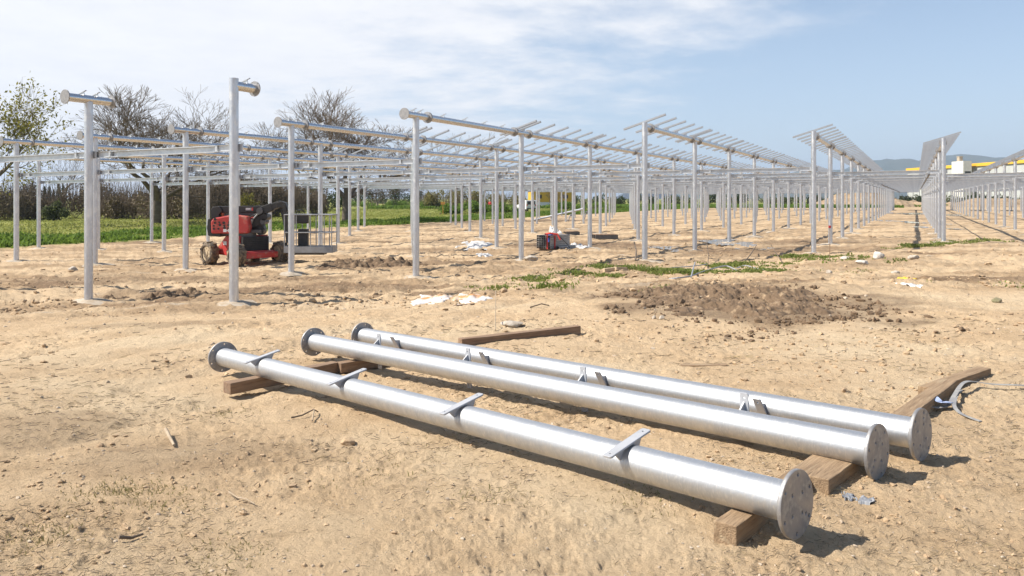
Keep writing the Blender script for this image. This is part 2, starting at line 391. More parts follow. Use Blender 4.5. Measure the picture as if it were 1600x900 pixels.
def ground_material():
    m = bpy.data.materials.new('sandy_soil'); m.use_nodes = True
    nt = m.node_tree; L = nt.links.new; b = nt.nodes['Principled BSDF']; b.inputs['Roughness'].default_value = .95; b.inputs['Specular IOR Level'].default_value = .15
    tc = N(nt, 'ShaderNodeTexCoord'); v = tc.outputs['Object']
    def noise(sc, det=6, ro=.6, st=None, dist=0):
        vv = v
        if st: mp = N(nt, 'ShaderNodeMapping'); L(v, mp.inputs[0]); mp.inputs['Scale'].default_value = st; vv = mp.outputs[0]
        n = N(nt, 'ShaderNodeTexNoise'); L(vv, n.inputs['Vector']); n.inputs['Scale'].default_value = sc; n.inputs['Detail'].default_value = det; n.inputs['Roughness'].default_value = ro; n.inputs['Distortion'].default_value = dist
        return n.outputs['Fac']
    def rng_(f, a, c, lo=0, hi=1):
        r = N(nt, 'ShaderNodeMapRange', interpolation_type='SMOOTHSTEP'); L(f, r.inputs[0]); r.inputs[1].default_value = a; r.inputs[2].default_value = c; r.inputs[3].default_value = lo; r.inputs[4].default_value = hi; return r.outputs[0]
    def mix(f, a, c):
        x = N(nt, 'ShaderNodeMix', data_type='RGBA'); L(f, x.inputs[0])
        for i, q in ((6, a), (7, c)):
            if isinstance(q, tuple): x.inputs[i].default_value = (*q, 1)
            else: L(q, x.inputs[i])
        return x.outputs[2]
    def attr(nm): a = N(nt, 'ShaderNodeAttribute', attribute_name=nm); return a.outputs['Fac']
    c = mix(rng_(noise(1.3, 8), .36, .66), (.615, .455, .285), (.53, .38, .23))
    c = mix(rng_(noise(.35, 5), .42, .7), c, (.64, .505, .335))
    c = mix(rng_(noise(9, 7, .7), .52, .80, 0, .5), c, (.27, .185, .105))
    c = mix(rng_(noise(38, 5, .75, (.6, 1.6, 1)), .54, .72, 0, .55), c, (.26, .18, .105))
    c = mix(rng_(noise(60, 4, .7), .60, .75, 0, .5), c, (.60, .51, .38))
    c = mix(rng_(noise(2.2, 8, .70, (.5, 3.2, 1)), .55, .70, 0, .5), c, (.34, .245, .15))
    # churned soil among the posts: greyer and browner patches
    wk = attr('works')
    wc = mix(rng_(noise(.55, 7, .6, (.45, 1.2, 1)), .43, .60), (.53, .395, .25), (.30, .205, .122))
    wc = mix(rng_(noise(1.1, 6, .6, (.5, 1.5, 1)), .60, .72, 0, .8), wc, (.47, .41, .33))
    f = math_node(nt, 'MULTIPLY', wk, .78)
    c = mix(f, c, wc)
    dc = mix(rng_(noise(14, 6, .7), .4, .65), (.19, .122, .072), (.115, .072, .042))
    c = mix(attr('damp_shade'), c, dc)  # darkens damp soil and the painted shading streaks alike
    gc = mix(rng_(noise(.11, 6), .4, .62), (.255, .265, .07), (.18, .21, .05))
    gc = mix(rng_(noise(.05, 5, .6, (1, 2.5, 1)), .5, .66, 0, .8), gc, (.27, .235, .085))
    gc = mix(rng_(noise(3.5, 5), .5, .7, 0, .7), gc, (.09, .12, .025))
    c = mix(attr('grass'), c, gc)
    L(c, b.inputs['Base Color'])
    n1 = noise(48, 8, .78); n2 = noise(11, 7, .72)
    h = math_node(nt, 'ADD', math_node(nt, 'MULTIPLY', n1, .55), n2)
    bp = N(nt, 'ShaderNodeBump'); L(h, bp.inputs['Height']); bp.inputs['Strength'].default_value = 1.0; bp.inputs['Distance'].default_value = .042
    L(bp.outputs[0], b.inputs['Normal'])
    rr = rng_(attr('damp_shade'), 0, 1, .95, .75); L(rr, b.inputs['Roughness'])
    return m
build_ground()

# ------------------------------------------------------------------ hills far behind
def build_hills():
    prof = [(1000, 291), (1120, 284), (1170, 276), (1225, 268), (1250, 266), (1290, 268), (1330, 259), (1352, 254), (1372, 250), (1386, 248.5), (1400, 250), (1416, 255), (1432, 255), (1460, 250), (1480, 246), (1498, 243.5), (1512, 243), (1530, 246), (1550, 250), (1575, 254), (1610, 258), (1700, 268), (1850, 280), (2000, 292)]
    D = 5200.0; px = np.array([p[0] for p in prof], float); ph = np.array([310 - p[1] for p in prof], float) / F * D
    nx, ny = 220, 60
    xs = (np.linspace(1000, 2000, nx) - 800) / F * D
    V = []
    for j in range(ny):
        t = j / (ny - 1); y = D - 1500 + 3000 * t
        for i, x in enumerate(xs):
            h = np.interp(800 + F * x / D, px, ph)
            s = math.sin(math.pi * min(t / 1.0, 1)) ** 1.15
            V.append((x, y, h * s))
    V = np.array(V); V[:, 2] += fbm(V[:, 0] * .004, V[:, 1] * .004, 3, 5) * 42 * np.clip(V[:, 2] / 120, 0, 1) - 4 - np.maximum(0, 0)
    i = np.arange(ny - 1)[:, None] * nx + np.arange(nx - 1)[None, :]
    Fq = np.stack([i, i + 1, i + nx + 1, i + nx], -1).reshape(-1, 4)
    m = mat('wooded_hills', (.040, .060, .040), .95, 0, (.075, .085, .055), .004, detail=8)
    o = bpy.data.objects.new('hills', tri_mesh('hills', V, Fq, m, True)); link(o)
    tag(o, 'blue hazy wooded hills on the horizon', 'hills', kind='structure')
build_hills()
def build_haze():
    mb = MB(); mb.box((0, 0, 155), (17000, 17000, 330))
    m = bpy.data.materials.new('haze_air'); m.use_nodes = True; nt = m.node_tree; nt.nodes.clear()
    out = N(nt, 'ShaderNodeOutputMaterial'); v = N(nt, 'ShaderNodeVolumePrincipled')
    v.inputs['Color'].default_value = (.64, .79, 1.0, 1); v.inputs['Density'].default_value = HAZE; v.inputs['Anisotropy'].default_value = .2
    nt.links.new(v.outputs[0], out.inputs['Volume'])
    o = mb.build('haze', m); tag(o, 'pale bluish haze in the distant air', 'haze', kind='stuff')
HAZE = .00014
if HAZE: build_haze()

# ------------------------------------------------------------------ far buildings and the earth mound
def build_factory():
    root = empty('factory', (155, 270, -2.0), 0, 'long grey and white factory hall with a yellow stripe along its roof edge', 'factory')
    b = MB(); b.box((30, -14, 7.15), (60, 112, 14.3)); b.build('wall', M['greywall'], root)
    b = MB(); b.box((29.8, -14, 14.8), (60.6, 112.6, 1.0)); b.build('roof_band', M['yellow'], root)
    b = MB(); b.box((31, -14, 15.42), (57, 108, .24)); b.build('roof', M['cream'], root)
    for i in range(11):
        b = MB(); b.box((-.05, -64 + i * 9.6, 11.0), (.2, 5.4, 1.3)); f = b.build('window', M['glass'], root)
        b = MB()
        for q_ in (-1.8, 0, 1.8): b.box((-.17, -64 + i * 9.6 + q_, 11.0), (.06, .12, 1.3))
        b.box((-.175, -64 + i * 9.6, 11.68), (.08, 5.5, .12)); b.box((-.175, -64 + i * 9.6, 10.32), (.08, 5.5, .12))
        b.build('window_frame', M['white'], f)
    b = MB()
    for i in range(23): b.box((-.06, -68 + i * 4.8, 6.0), (.12, .14, 11.6))
    b.build('cladding_joint', M['dkgrey'], root)
    b = MB(); b.box((-3.4, -1.5, 8.0), (2.8, 7, 16.2)); b.build('stair_tower', M['cream'], root)
    b = MB(); b.box((-3.3, -5.06, 12.2), (1.9, .14, .9)); b.build('window', M['glass'], root)
    b = MB(); b.box((-2.6, 1, 16.9), (1.1, 1.6, 1.6)); b.box((-2.6, 1, 17.8), (1.3, 1.8, .2)); b.build('roof_vent', M['concrete'], root)
    b = MB(); b.box((4, -34, 15.9), (3, 12, .8)); b.build('skylight', M['white'], root)
    b = MB(); b.tube((-.18, -20, .2), (-.18, -20, 14.2), .09, n=8); b.tube((-.18, -58, .2), (-.18, -58, 14.2), .09, n=8); b.build('downpipe', M['grey'], root)
build_factory()
def build_yellow_hall():
    D = 175
    x = (862 - 800) / F * D
    root = empty('yellow_hall', (x, D, -1.2), rad(4), 'yellow flat roofed hall with white base behind the bare trees', 'building')
    b = MB(); b.box((0, 4, 3.2), (9, 8, 2.4)); b.build('wall', M['yellow'], root)
    b = MB(); b.box((0, 4, 1.0), (8.9, 7.9, 2.0)); b.build('base_wall', M['white'], root)
    b = MB(); b.box((0, 4, 4.5), (9.4, 8.4, .2)); b.build('roof', M['greywall'], root)
    for dx in (-2.8, .2, 3.0):
        b = MB(); b.box((dx, -.03, 3.2), (1.2, .1, .8)); b.build('window', M['glass'], root)
    D = 330; x = (591 - 800) / F * D
    r2 = empty('farm_building', (x, D, -1.5), 0, 'low pale beige farm building in front of far green trees', 'building')
    b = MB(); b.box((0, 4, 1.2), (4.7, 6, 2.4)); b.build('wall', M['concrete'], r2)
    b = MB(); b.prism([(-2.7, 0), (2.7, 0), (2.4, .7), (-2.4, .7)], (1, 0, 0), (0, 0, 1), (0, 1, 0), 6.6, (0, 4, 2.4)); b.build('roof', M['cream'], r2)
    b = MB(); b.box((.8, .95, .9), (.9, .12, 1.8)); b.build('door', M['dkgrey'], r2)
build_yellow_hall()
def heap_mesh(name, cx, cy, sx, sy, fn, mat_, n=120):
    gx, gy = np.meshgrid(np.linspace(-1, 1, n), np.linspace(-1, 1, n), indexing='xy')
    x = cx + gx.ravel() * sx; y = cy + gy.ravel() * sy
    z = fn(gx.ravel(), gy.ravel(), x, y)
    V = np.stack([x - cx, y - cy, z], 1)
    i = np.arange(n - 1)[:, None] * n + np.arange(n - 1)[None, :]
    Fq = np.stack([i, i + 1, i + n + 1, i + n], -1).reshape(-1, 4)
    o = bpy.data.objects.new(name, tri_mesh(name, V, Fq, mat_, True)); o.location = (cx, cy, 0); link(o); return o
M['heap'] = mat('spoil_soil', (.36, .265, .165), .95, 0, (.26, .18, .108), 1.2, .6, 9, col3=(.42, .32, .21), scale3=3)
M['heap_near'] = mat('dug_soil', (.185, .122, .072), .95, 0, (.125, .082, .047), 2.0, .9, 30, col3=(.36, .26, .16), scale3=7, lo3=.56, hi3=.74, detail=9)
def mound_fn(gx, gy, x, y):
    r = np.sqrt(gx ** 2 + gy ** 2 * 1.0) + fbm(x * .12, y * .12, 4, 3) * .25
    return gbase(x, y) - .4 + 3.7 * sstep(1.0, .15, r) + fbm(x * .6, y * .6, 8, 4) * .7 * sstep(1.05, .8, r)
o = heap_mesh('earth_mound', P(1424, 310, 30).x, 196, 17, 12, mound_fn, M['heap'], 110)
tag(o, 'large pale earth mound beyond the far end of the central lane', 'earth mound')
for (px_, D, sx, lab) in ((1330, 205, 15, 'low wide earth mound behind the posts, to the side of the large one'), (1560, 190, 20, 'long low earth mound seen behind the rightmost rows of posts')):
    o = heap_mesh('earth_mound', (px_ - 800) / F * D, D, sx, 9, lambda gx, gy, x, y: gbase(x, y) - .4 + 2.2 * sstep(1.0, .2, np.hypot(gx, gy)) + fbm(x * .6, y * .6, 8, 4) * .6 * sstep(1.05, .8, np.hypot(gx, gy)), M['heap'], 80)
    tag(o, lab, 'earth mound', 'earth mounds beyond the rows')

# ------------------------------------------------------------------ trees and bushes
def branch_tree(mb_t, mb_b, p, d, length, r, depth, spread, up, rg, minr=.018, tips=None):
    segs = 3 if depth > 1 else 2
    q = Vector(p); dd = Vector(d).normalized()
    for i in range(segs):
        nd = (dd + Vector((rg.gauss(0, .20), rg.gauss(0, .20), rg.gauss(0, .16) + up * .06))).normalized()
        e = q + nd * (length / segs); r2 = r * (1 - .38 / segs)
        (mb_t if r > .07 else mb_b).tube(q, e, max(r, minr), max(r2, minr * .8), n=(9 if r > .12 else (5 if r > .05 else 3)), caps=False)
        q, dd, r = e, nd, r2
        if depth > 0 and i < segs - 1:
            for _ in range(1 if rg.random() < .8 else 0):
                side(mb_t, mb_b, q, dd, length * rg.uniform(.55, .8), r * .5, depth - 1, spread, up, rg, minr, tips)
    if tips is not None and depth <= 1: tips.append(q)
    if depth > 0:
        for _ in range(2 if depth > 1 else 3):
            side(mb_t, mb_b, q, dd, length * rg.uniform(.68, .88), r * .72, depth - 1, spread * .8, up, rg, minr, tips)
def side(mb_t, mb_b, q, dd, L, r, depth, spread, up, rg, minr, tips):
    a = dd.orthogonal().normalized(); a.rotate(Matrix.Rotation(rg.uniform(0, 6.283), 3, dd))
    nd = (dd * math.cos(spread) + a * math.sin(spread) * rg.uniform(.75, 1.25) + Vector((0, 0, up * .12)))
    branch_tree(mb_t, mb_b, q, nd, L, r, depth, spread, up, rg, minr, tips)
def quads_cloud(pts, size, rg, jitter=1.0):
    """leaf faces at points (n,3)"""
    n = len(pts)
    a = rg.normal(size=(n, 3)); a /= np.linalg.norm(a, axis=1)[:, None]
    b = rg.normal(size=(n, 3)); b -= (a * b).sum(1)[:, None] * a; b /= np.linalg.norm(b, axis=1)[:, None]
    s = (size * rg.uniform(.6, 1.4, n))[:, None]
    V = np.stack([pts - a * s, pts + b * s * .55, pts + a * s, pts - b * s * .55], 1).reshape(-1, 3)
    Fq = np.arange(4 * n).reshape(-1, 4)
    return V, Fq
def tree(px_, D, base_z, H, trunk_r, first, label, group, seed, spread=.62, depth=5, lean=(0, 0), leaves=None, name='bare_tree', split=3, up=.5, zs=(1, 1, 1)):
    rg = random.Random(seed)
    x = (px_ - 800) / F * D
    root = empty(name, (x, D, base_z), 0, label, 'tree', group)
    t, b = MB(), MB(); tips = []
    top = Vector((lean[0] * first, lean[1] * first, first))
    t.tube((0, 0, -.3), top * .45, trunk_r * 1.25, trunk_r, 10, False); t.tube(top * .45, top, trunk_r, trunk_r * .9, 10, False)
    L0 = (H - first) * .40
    for i in range(split):
        an = 6.283 * i / split + rg.uniform(-.4, .4)
        d = Vector((math.cos(an) * spread * 1.05, math.sin(an) * spread * 1.05, 1))
        branch_tree(t, b, top - Vector((0, 0, .1)), d, L0 * rg.uniform(.85, 1.1), trunk_r * .66, depth, spread, up, rg, .0125, tips)
    t.build('trunk', M['bark'], root); b.build('branches', M['twig'], root)
    if leaves:
        r2 = np.random.default_rng(seed); pts = np.array([tuple(p) for p in tips])
        pts = pts[r2.integers(0, len(pts), leaves[0])] + r2.normal(size=(leaves[0], 3)) * .32
        V, Fq = quads_cloud(pts, leaves[1], r2)
        inst('crown', tri_mesh('crown', V, Fq, leaves[2]), root)
    root.scale = zs; return root
GT = 'trees on the field behind the site'
tree(243, 72, -.82, 11.6, .34, 2.6, 'large bare tree with a wide dark crown behind the front left posts', GT, 11, .80, 6, (.05, 0), split=4, zs=(1.2, 1.2, .86))
tree(541, 74, -.80, 11.6, .32, 3.0, 'tall bare tree with a forked trunk behind the red lift basket', GT, 24, .74, 6, (.0, .05), split=4, zs=(1.22, 1.22, .80))
tree(-16, 66, -.85, 9.6, .20, 3.2, 'slender tree with sparse young yellow green leaves at the left edge', GT, 5, .56, 4, (.12, 0), (2600, .12, M['leaf_young']), 'young_leaf_tree', 3, .7, (1, 1, 1.12))
tree(862, 150, -1.0, 4.6, .2, 1.2, 'small far bare tree in front of the yellow hall', GT, 41, .7, 4, split=3)
tree(620, 260, -1.2, 7.5, .25, 1.5, 'far thin bare tree above the green hedge line', GT, 42, .6, 4, split=3)
tree(330, 130, -.9, 8.2, .22, 1.8, 'bare tree rising from the brown bramble thicket', GT, 43, .6, 4, split=4)
tree(95, 150, -.9, 10.5, .24, 2.0, 'bare tree with fine twigs behind the small round bush', GT, 44, .55, 4, split=4)
tree(590, 190, -1.0, 6.2, .22, 1.6, 'bare tree right of the forked tree, far behind the field', GT, 45, .6, 4, split=3)
tree(715, 210, -1.0, 5.0, .22, 1.0, 'bare tree standing within the yellowish willows', GT, 46, .6, 4, split=4)

def blob_points(n, blobs, rg, shell=.55):
    w = np.array([b[3] * b[4] * b[5] for b in blobs]) ** .7; idx = rg.choice(len(blobs), n, p=w / w.sum())
    B = np.array(blobs)[idx]
    d = rg.normal(size=(n, 3)); d /= np.linalg.norm(d, axis=1)[:, None]
    r = (shell + (1 - shell) * rg.random(n)) * (1 + .12 * rg.normal(size=n))
    p = B[:, :3] + d * r[:, None] * B[:, 3:6]
    p[:, 2] = np.abs(p[:, 2])
    return p
def bush(name, px_, D, w, h, label, group, material, seed, n=1600, leafsize=.16, cat='bush', depth=None, twigs=None, base=None, stems=True):
    rg = np.random.default_rng(seed); x = (px_ - 800) / F * D
    root = empty(name, (x, D, gz(x, D) if base is None else base), 0, label, cat, group)
    dp = depth or w * .7
    k = max(4, int(w * 1.3) + 3); blobs = []
    for i in range(k):
        bx = rg.uniform(-.38, .38) * w; s = 1 - (abs(bx) / w) * .9
        blobs.append((bx, rg.uniform(-.3, .3) * dp, h * rg.uniform(.30, .62) * s, w / k * rg.uniform(1.0, 1.7), dp * .3, h * rg.uniform(.28, .42) * s))
    pts = blob_points(n, blobs, rg)
    V, Fq = quads_cloud(pts, leafsize, rg)
    if stems:
        t = MB(); r2 = random.Random(seed)
        for i in range(9):
            a = Vector((r2.uniform(-.2, .2) * w, r2.uniform(-.2, .2) * dp, -.1)); b = Vector((r2.uniform(-.4, .4) * w, r2.uniform(-.35, .35) * dp, h * r2.uniform(.5, .9)))
            t.tube(a, b, .04, .015, 4, False)
        if twigs:
            for i in range(twigs):
                a = Vector((r2.uniform(-.45, .45) * w, r2.uniform(-.4, .4) * dp, r2.uniform(0, h * .4)))
                b = a + Vector((r2.gauss(0, .5), r2.gauss(0, .4), r2.uniform(.4, h * .75)))
                t.tube(a, b, .022, .01, 3, False)
        t.build('trunk', M['twig'], root)
    inst('crown', tri_mesh('crown', V, Fq, material), root)
    return root
GB = 'bushes along the far side of the field'
bush('round_bush', 88, 84, 2.6, 2.6, 'small round olive green bush alone on the field edge', GB, M['leaf_bush'], 3, 2600, .11)
seq = [(-10, 88, 9, 4.0), (38, 92, 8, 3.6), (150, 96, 9, 4.4), (200, 90, 7, 3.2), (275, 88, 8, 3.8), (318, 94, 8, 4.6), (372, 96, 9, 4.8), (420, 99, 8, 4.2), (462, 104, 8, 3.9)]
words = ['brown bramble thicket at the far left edge under the young leafy tree', 'brown bramble thicket left of the small round bush', 'tall brown thicket right of the small round bush', 'low brown thicket left of the big bare tree', 'brown thicket just right of the big bare trunk', 'tall brown thicket behind the left end of the red lift', 'tall brown thicket behind the boom of the red lift', 'brown thicket above the lift basket', 'brown thicket left of the forked bare tree']
for i, ((px_, D, w, h), lb) in enumerate(zip(seq, words)):
    bush('bramble_bush', px_, D, w * 1.1, h * 1.3, lb, 'bramble thickets behind the field', M['bramble'], 50 + i, 5200, .13, twigs=600)
bush('yellow_bush', 388, 91, 3.0, 3.4, 'yellow flowering bush in front of the brown brambles', GB, M['leaf_young'], 71, 1300, .12)
for i, (px_, D, w, h, lb) in enumerate([(505, 150, 12, 6.2, 'dark evergreen tree mass left of the forked bare tree'), (566, 240, 16, 6.0, 'dark evergreen trees left of the low beige building'), (618, 260, 15, 7.0, 'rounded dark green tree right of the low beige building'), (655, 280, 12, 6.2, 'rounded dark green tree beside the yellowish willows'), (446, 160, 11, 5.6, 'dark evergreen mass behind the lift jib')]):
    bush('evergreen_tree', px_, D, w, h, lb, 'dark evergreens on the far side', M['leaf_dark'], 80 + i, 2200, .22, 'tree')
rgc = random.Random(3)
spots = ['left end', 'second place', 'third place', 'fourth place', 'fifth place', 'sixth place', 'seventh place', 'eighth place', 'ninth place', 'tenth place']
for i in range(10):
    px_ = 30 + i * 7.6 + rgc.uniform(-2, 2); D = 190; h = rgc.uniform(3.6, 6.2); x = (px_ - 800) / F * D
    rg = np.random.default_rng(200 + i); n = 700
    z = rg.random(n); rr = (1 - z) ** .8 * .75 * (0.6 + .4 * rg.random(n)); an = rg.uniform(0, 6.283, n)
    V, Fq = quads_cloud(np.stack([rr * np.cos(an), rr * np.sin(an), z * h], 1), .20, rg)
    root = empty('cypress', (x, D, -.4), 0, 'dark slim cypress, %s of the conifer row at the far left' % spots[i], 'tree', 'row of cypresses far behind the field')
    t = MB(); t.tube((0, 0, -.2), (0, 0, h * .9), .12, .03, 6); t.build('trunk', M['bark'], root)
    inst('crown', tri_mesh('crown', V, Fq, M['leaf_dark']), root)
for i, (px_, D, w, h, lb) in enumerate([(690, 170, 10, 5.2, 'yellowish willow behind the small orange sign'), (722, 175, 10, 5.6, 'yellowish willow left of the person in red'), (758, 180, 10, 4.8, 'yellowish willow behind the person in red'), (796, 185, 9, 4.6, 'yellowish willow left of the white van')]):
    bush('willow_tree', px_, D, w, h, lb, 'yellowish willows behind the field', M['leaf_willow'], 90 + i, 2200, .2, 'tree', twigs=200)
for i, (px_, D, w, h, lb) in enumerate([(693, 112, 5, 1.9, 'dark green weedy bush round the small orange sign'), (740, 118, 6, 2.2, 'dark green weedy bush left of the person in red'), (783, 122, 5, 1.9, 'dark green weedy bush right of the person in red'), (628, 190, 9, 2.4, 'green bush at the far end of the mown field'), (670, 170, 8, 2.2, 'green bush at the right end of the mown field'), (880, 150, 9, 2.0, 'green weedy bush below the yellow hall'), (930, 152, 9, 1.8, 'green weedy bush right of the yellow hall'), (560, 200, 10, 1.9, 'low green bush behind the forked bare tree')]):
    bush('weedy_bush', px_, D, w, h, lb, GB, M['weed'], 100 + i, 1500, .18, stems=True)
far = [(900, 'tree behind the lift trestle'), (950, ''), (1005, ''), (1060, ''), (1115, ''), (1165, ''), (1215, ''), (1262, ''), (1310, ''), (1360, ''), (1405, ''), (1440, ''), (1490, ''), (1530, ''), (1570, ''), (1610, '')]
side_words = ['between the yellow hall and the third row', 'second from the yellow hall', 'third from the yellow hall', 'fourth from the yellow hall', 'fifth from the yellow hall', 'sixth from the yellow hall', 'seventh from the yellow hall', 'eighth from the yellow hall', 'ninth from the yellow hall', 'just left of the large earth mound', 'right behind the large earth mound', 'just right of the large earth mound', 'fifth from the right edge', 'fourth from the right edge', 'third from the right edge', 'second from the right edge']
for i, (px_, _) in enumerate(far):
    r_ = random.Random(300 + i); D = 235 + r_.uniform(-12, 18)
    bush('distant_tree', px_, D, r_.uniform(9, 13), r_.uniform(3.6, 4.9), 'dark distant tree seen under the beams, ' + side_words[i], 'dark trees beyond the far end of the rows', M['leaf_dark'] if i % 3 else M['leaf_bush'], 320 + i, 900, .3, 'tree', twigs=60)

# ------------------------------------------------------------------ tufts: field grass, weeds
def tufts(name, pts, hmin, hmax, blades, width, material, label, cat, seed, lean=.35, hscale=None, spreadr=.12):
    rg = np.random.default_rng(seed); n = len(pts)
    base = np.repeat(pts, blades, 0); m = len(base)
    hs = np.repeat((hscale if hscale is not None else np.ones(n)), blades)
    off = rg.normal(size=(m, 2)) * spreadr * hs[:, None] ** .5; base = base.copy(); base[:, :2] += off
    h = rg.uniform(hmin, hmax, m) * hs; an = rg.uniform(0, 6.283, m)
    dirv = np.stack([np.cos(an), np.sin(an), np.zeros(m)], 1); w = width * rg.uniform(.6, 1.4, m) * hs ** .5
    ln = rg.normal(size=(m, 2)) * lean
    tip = base + np.stack([ln[:, 0] * h, ln[:, 1] * h, h], 1)
    mid = base + np.stack([ln[:, 0] * h * .3, ln[:, 1] * h * .3, h * .6], 1)
    V = np.stack([base - dirv * w[:, None] * .5, base + dirv * w[:, None] * .5, mid + dirv * w[:, None] * .7, tip, mid - dirv * w[:, None] * .7], 1).reshape(-1, 3)
    i = np.arange(m)[:, None] * 5
    Ft = np.concatenate([i + [0, 1, 2], i + [0, 2, 4], i + [4, 2, 3]], 0)
    o = bpy.data.objects.new(name, tri_mesh(name, V, Ft, material)); link(o)
    return tag(o, label, cat, kind='stuff')
def along_q(n, q0, q1, a0, a1, rg):
    q = rg.uniform(min(q0, q1), max(q0, q1), n); a = a0 + (a1 - a0) * rg.random(n) ** 1.3
    return q * QD.x + a * RD.x, q * QD.y + a * RD.y
rg = np.random.default_rng(77)
x, y = along_q(9000, -40.4, -48.5, 4, 160, rg); g, w_ = masks(x, y)
k = (g > .35) & (y > 20); x, y = x[k], y[k]
clump = np.clip(.55 + fbm(x * .35, y * .35, 61, 3) * 1.6 + .25, .2, 1.7)
k = rg.random(len(x)) < clump; x, y, clump = x[k], y[k], clump[k]
tufts('weeds', np.stack([x, y, gbase(x, y) - .02], 1), .12, .36, 9, .09, M['weed'], 'tall lush green weeds along the edge of the field', 'weeds', 5, .4, clump, .22)
xf = rg.uniform(-30, 110, 5200); yf = rg.uniform(164, 205, 5200); gf, _ = masks(xf, yf); kf = gf > .4
tufts('weeds', np.stack([xf[kf], yf[kf], gbase(xf[kf], yf[kf]) - .02], 1), .3, .8, 8, .2, M['weed'], 'green weeds beyond the far end of the rows', 'weeds', 8, .4, None, .3)
x, y = along_q(14000, -46, -110, 20, 190, rg); k = (y > 34) & (y < 170); x, y = x[k], y[k]
tufts('grass', np.stack([x, y, gbase(x, y) - .01], 1), .06, .22, 5, .07, M['grass'], 'mown yellowish green grass of the field', 'grass', 6, .5, None, .25)

# ------------------------------------------------------------------ shared steel pieces
TR = .093            # torque tube radius
FR = .155            # flange radius
def plate_mesh(name, outer, holes, t, material):
    """flat plate with real holes: 2D curve filled and extruded. lies in local YZ, thickness along X"""
    cu = bpy.data.curves.new(name, 'CURVE'); cu.dimensions = '2D'; cu.fill_mode = 'BOTH'; cu.extrude = t / 2; cu.bevel_depth = min(.0012, t * .12); cu.bevel_resolution = 0
    for poly in [outer] + holes:
        sp = cu.splines.new('POLY'); sp.points.add(len(poly) - 1); sp.use_cyclic_u = True
        for p, (a, b) in zip(sp.points, poly): p.co = (a, b, 0, 1)
    o = bpy.data.objects.new('tmp', cu); COL.objects.link(o)
    dg = bpy.context.evaluated_depsgraph_get(); me = bpy.data.meshes.new_from_object(o.evaluated_get(dg))
    bpy.data.objects.remove(o); bpy.data.curves.remove(cu)
    me.name = name; me.transform(Matrix(((0, 0, 1, 0), (1, 0, 0, 0), (0, 1, 0, 0), (0, 0, 0, 1))))
    me.materials.clear(); me.materials.append(material)
    return me
def circle(r, n, cx=0, cy=0): return [(cx + r * math.cos(2 * math.pi * i / n), cy + r * math.sin(2 * math.pi * i / n)) for i in range(n)]
def bolt_ring(R, r, n, ph=.2): return [circle(r, 10, R * math.cos(ph + 2 * math.pi * i / n), R * math.sin(ph + 2 * math.pi * i / n)) for i in range(n)]
def slots(R, n, ph):
    out = []
    for i in range(n):
        a = ph + 2 * math.pi * i / n; cx, cy = R * math.cos(a), R * math.sin(a)
        out.append([(cx + sx * .0075, cy + sy * .0095) for sx, sy in ((-1, -1), (1, -1), (1, 1), (-1, 1))])
    return out
ME = {}
ME['flange'] = plate_mesh('flange', circle(FR, 56), bolt_ring(.133, .0105, 6), .018, M['zinc_dull'])
ME['end_plate'] = plate_mesh('flange', circle(FR, 56), bolt_ring(.133, .0105, 6) + slots(.066, 4, .5) + slots(.100, 1, -.9), .018, M['zinc_dull'])
ME['flange_far'] = plate_mesh('flange', circle(FR, 20), [], .024, M['zinc_dull'])
ME['flange_bright'] = plate_mesh('flange', circle(FR, 40), [], .02, M['zinc_flat'])
def rrect(a, b, r, n=4):
    out = []
    for cx, cy, s in ((a - r, b - r, 0), (-a + r, b - r, 90), (-a + r, -b + r, 180), (a - r, -b + r, 270)):
        for i in range(n + 1):
            t = rad(s + 90 * i / n); out.append((cx + r * math.cos(t), cy + r * math.sin(t)))
    return out
def bracket_parts(L=.36):
    """flat bar with two holes lying across the tube top, on a saddle plate; x = tube axis, y across, z up"""
    me = plate_mesh('bracket', rrect(.026, L / 2, .012), [circle(.007, 10, 0, L / 2 - .03), circle(.007, 10, 0, -L / 2 + .03)], .009, M['zinc_flat'])
    me.transform(Matrix.Rotation(rad(-90), 4, 'Z') @ Matrix.Identity(4))
    me.transform(Matrix(((0, 0, 1, 0), (0, 1, 0, 0), (1, 0, 0, 0), (0, 0, 0, 1))) if False else Matrix.Identity(4))
    return me
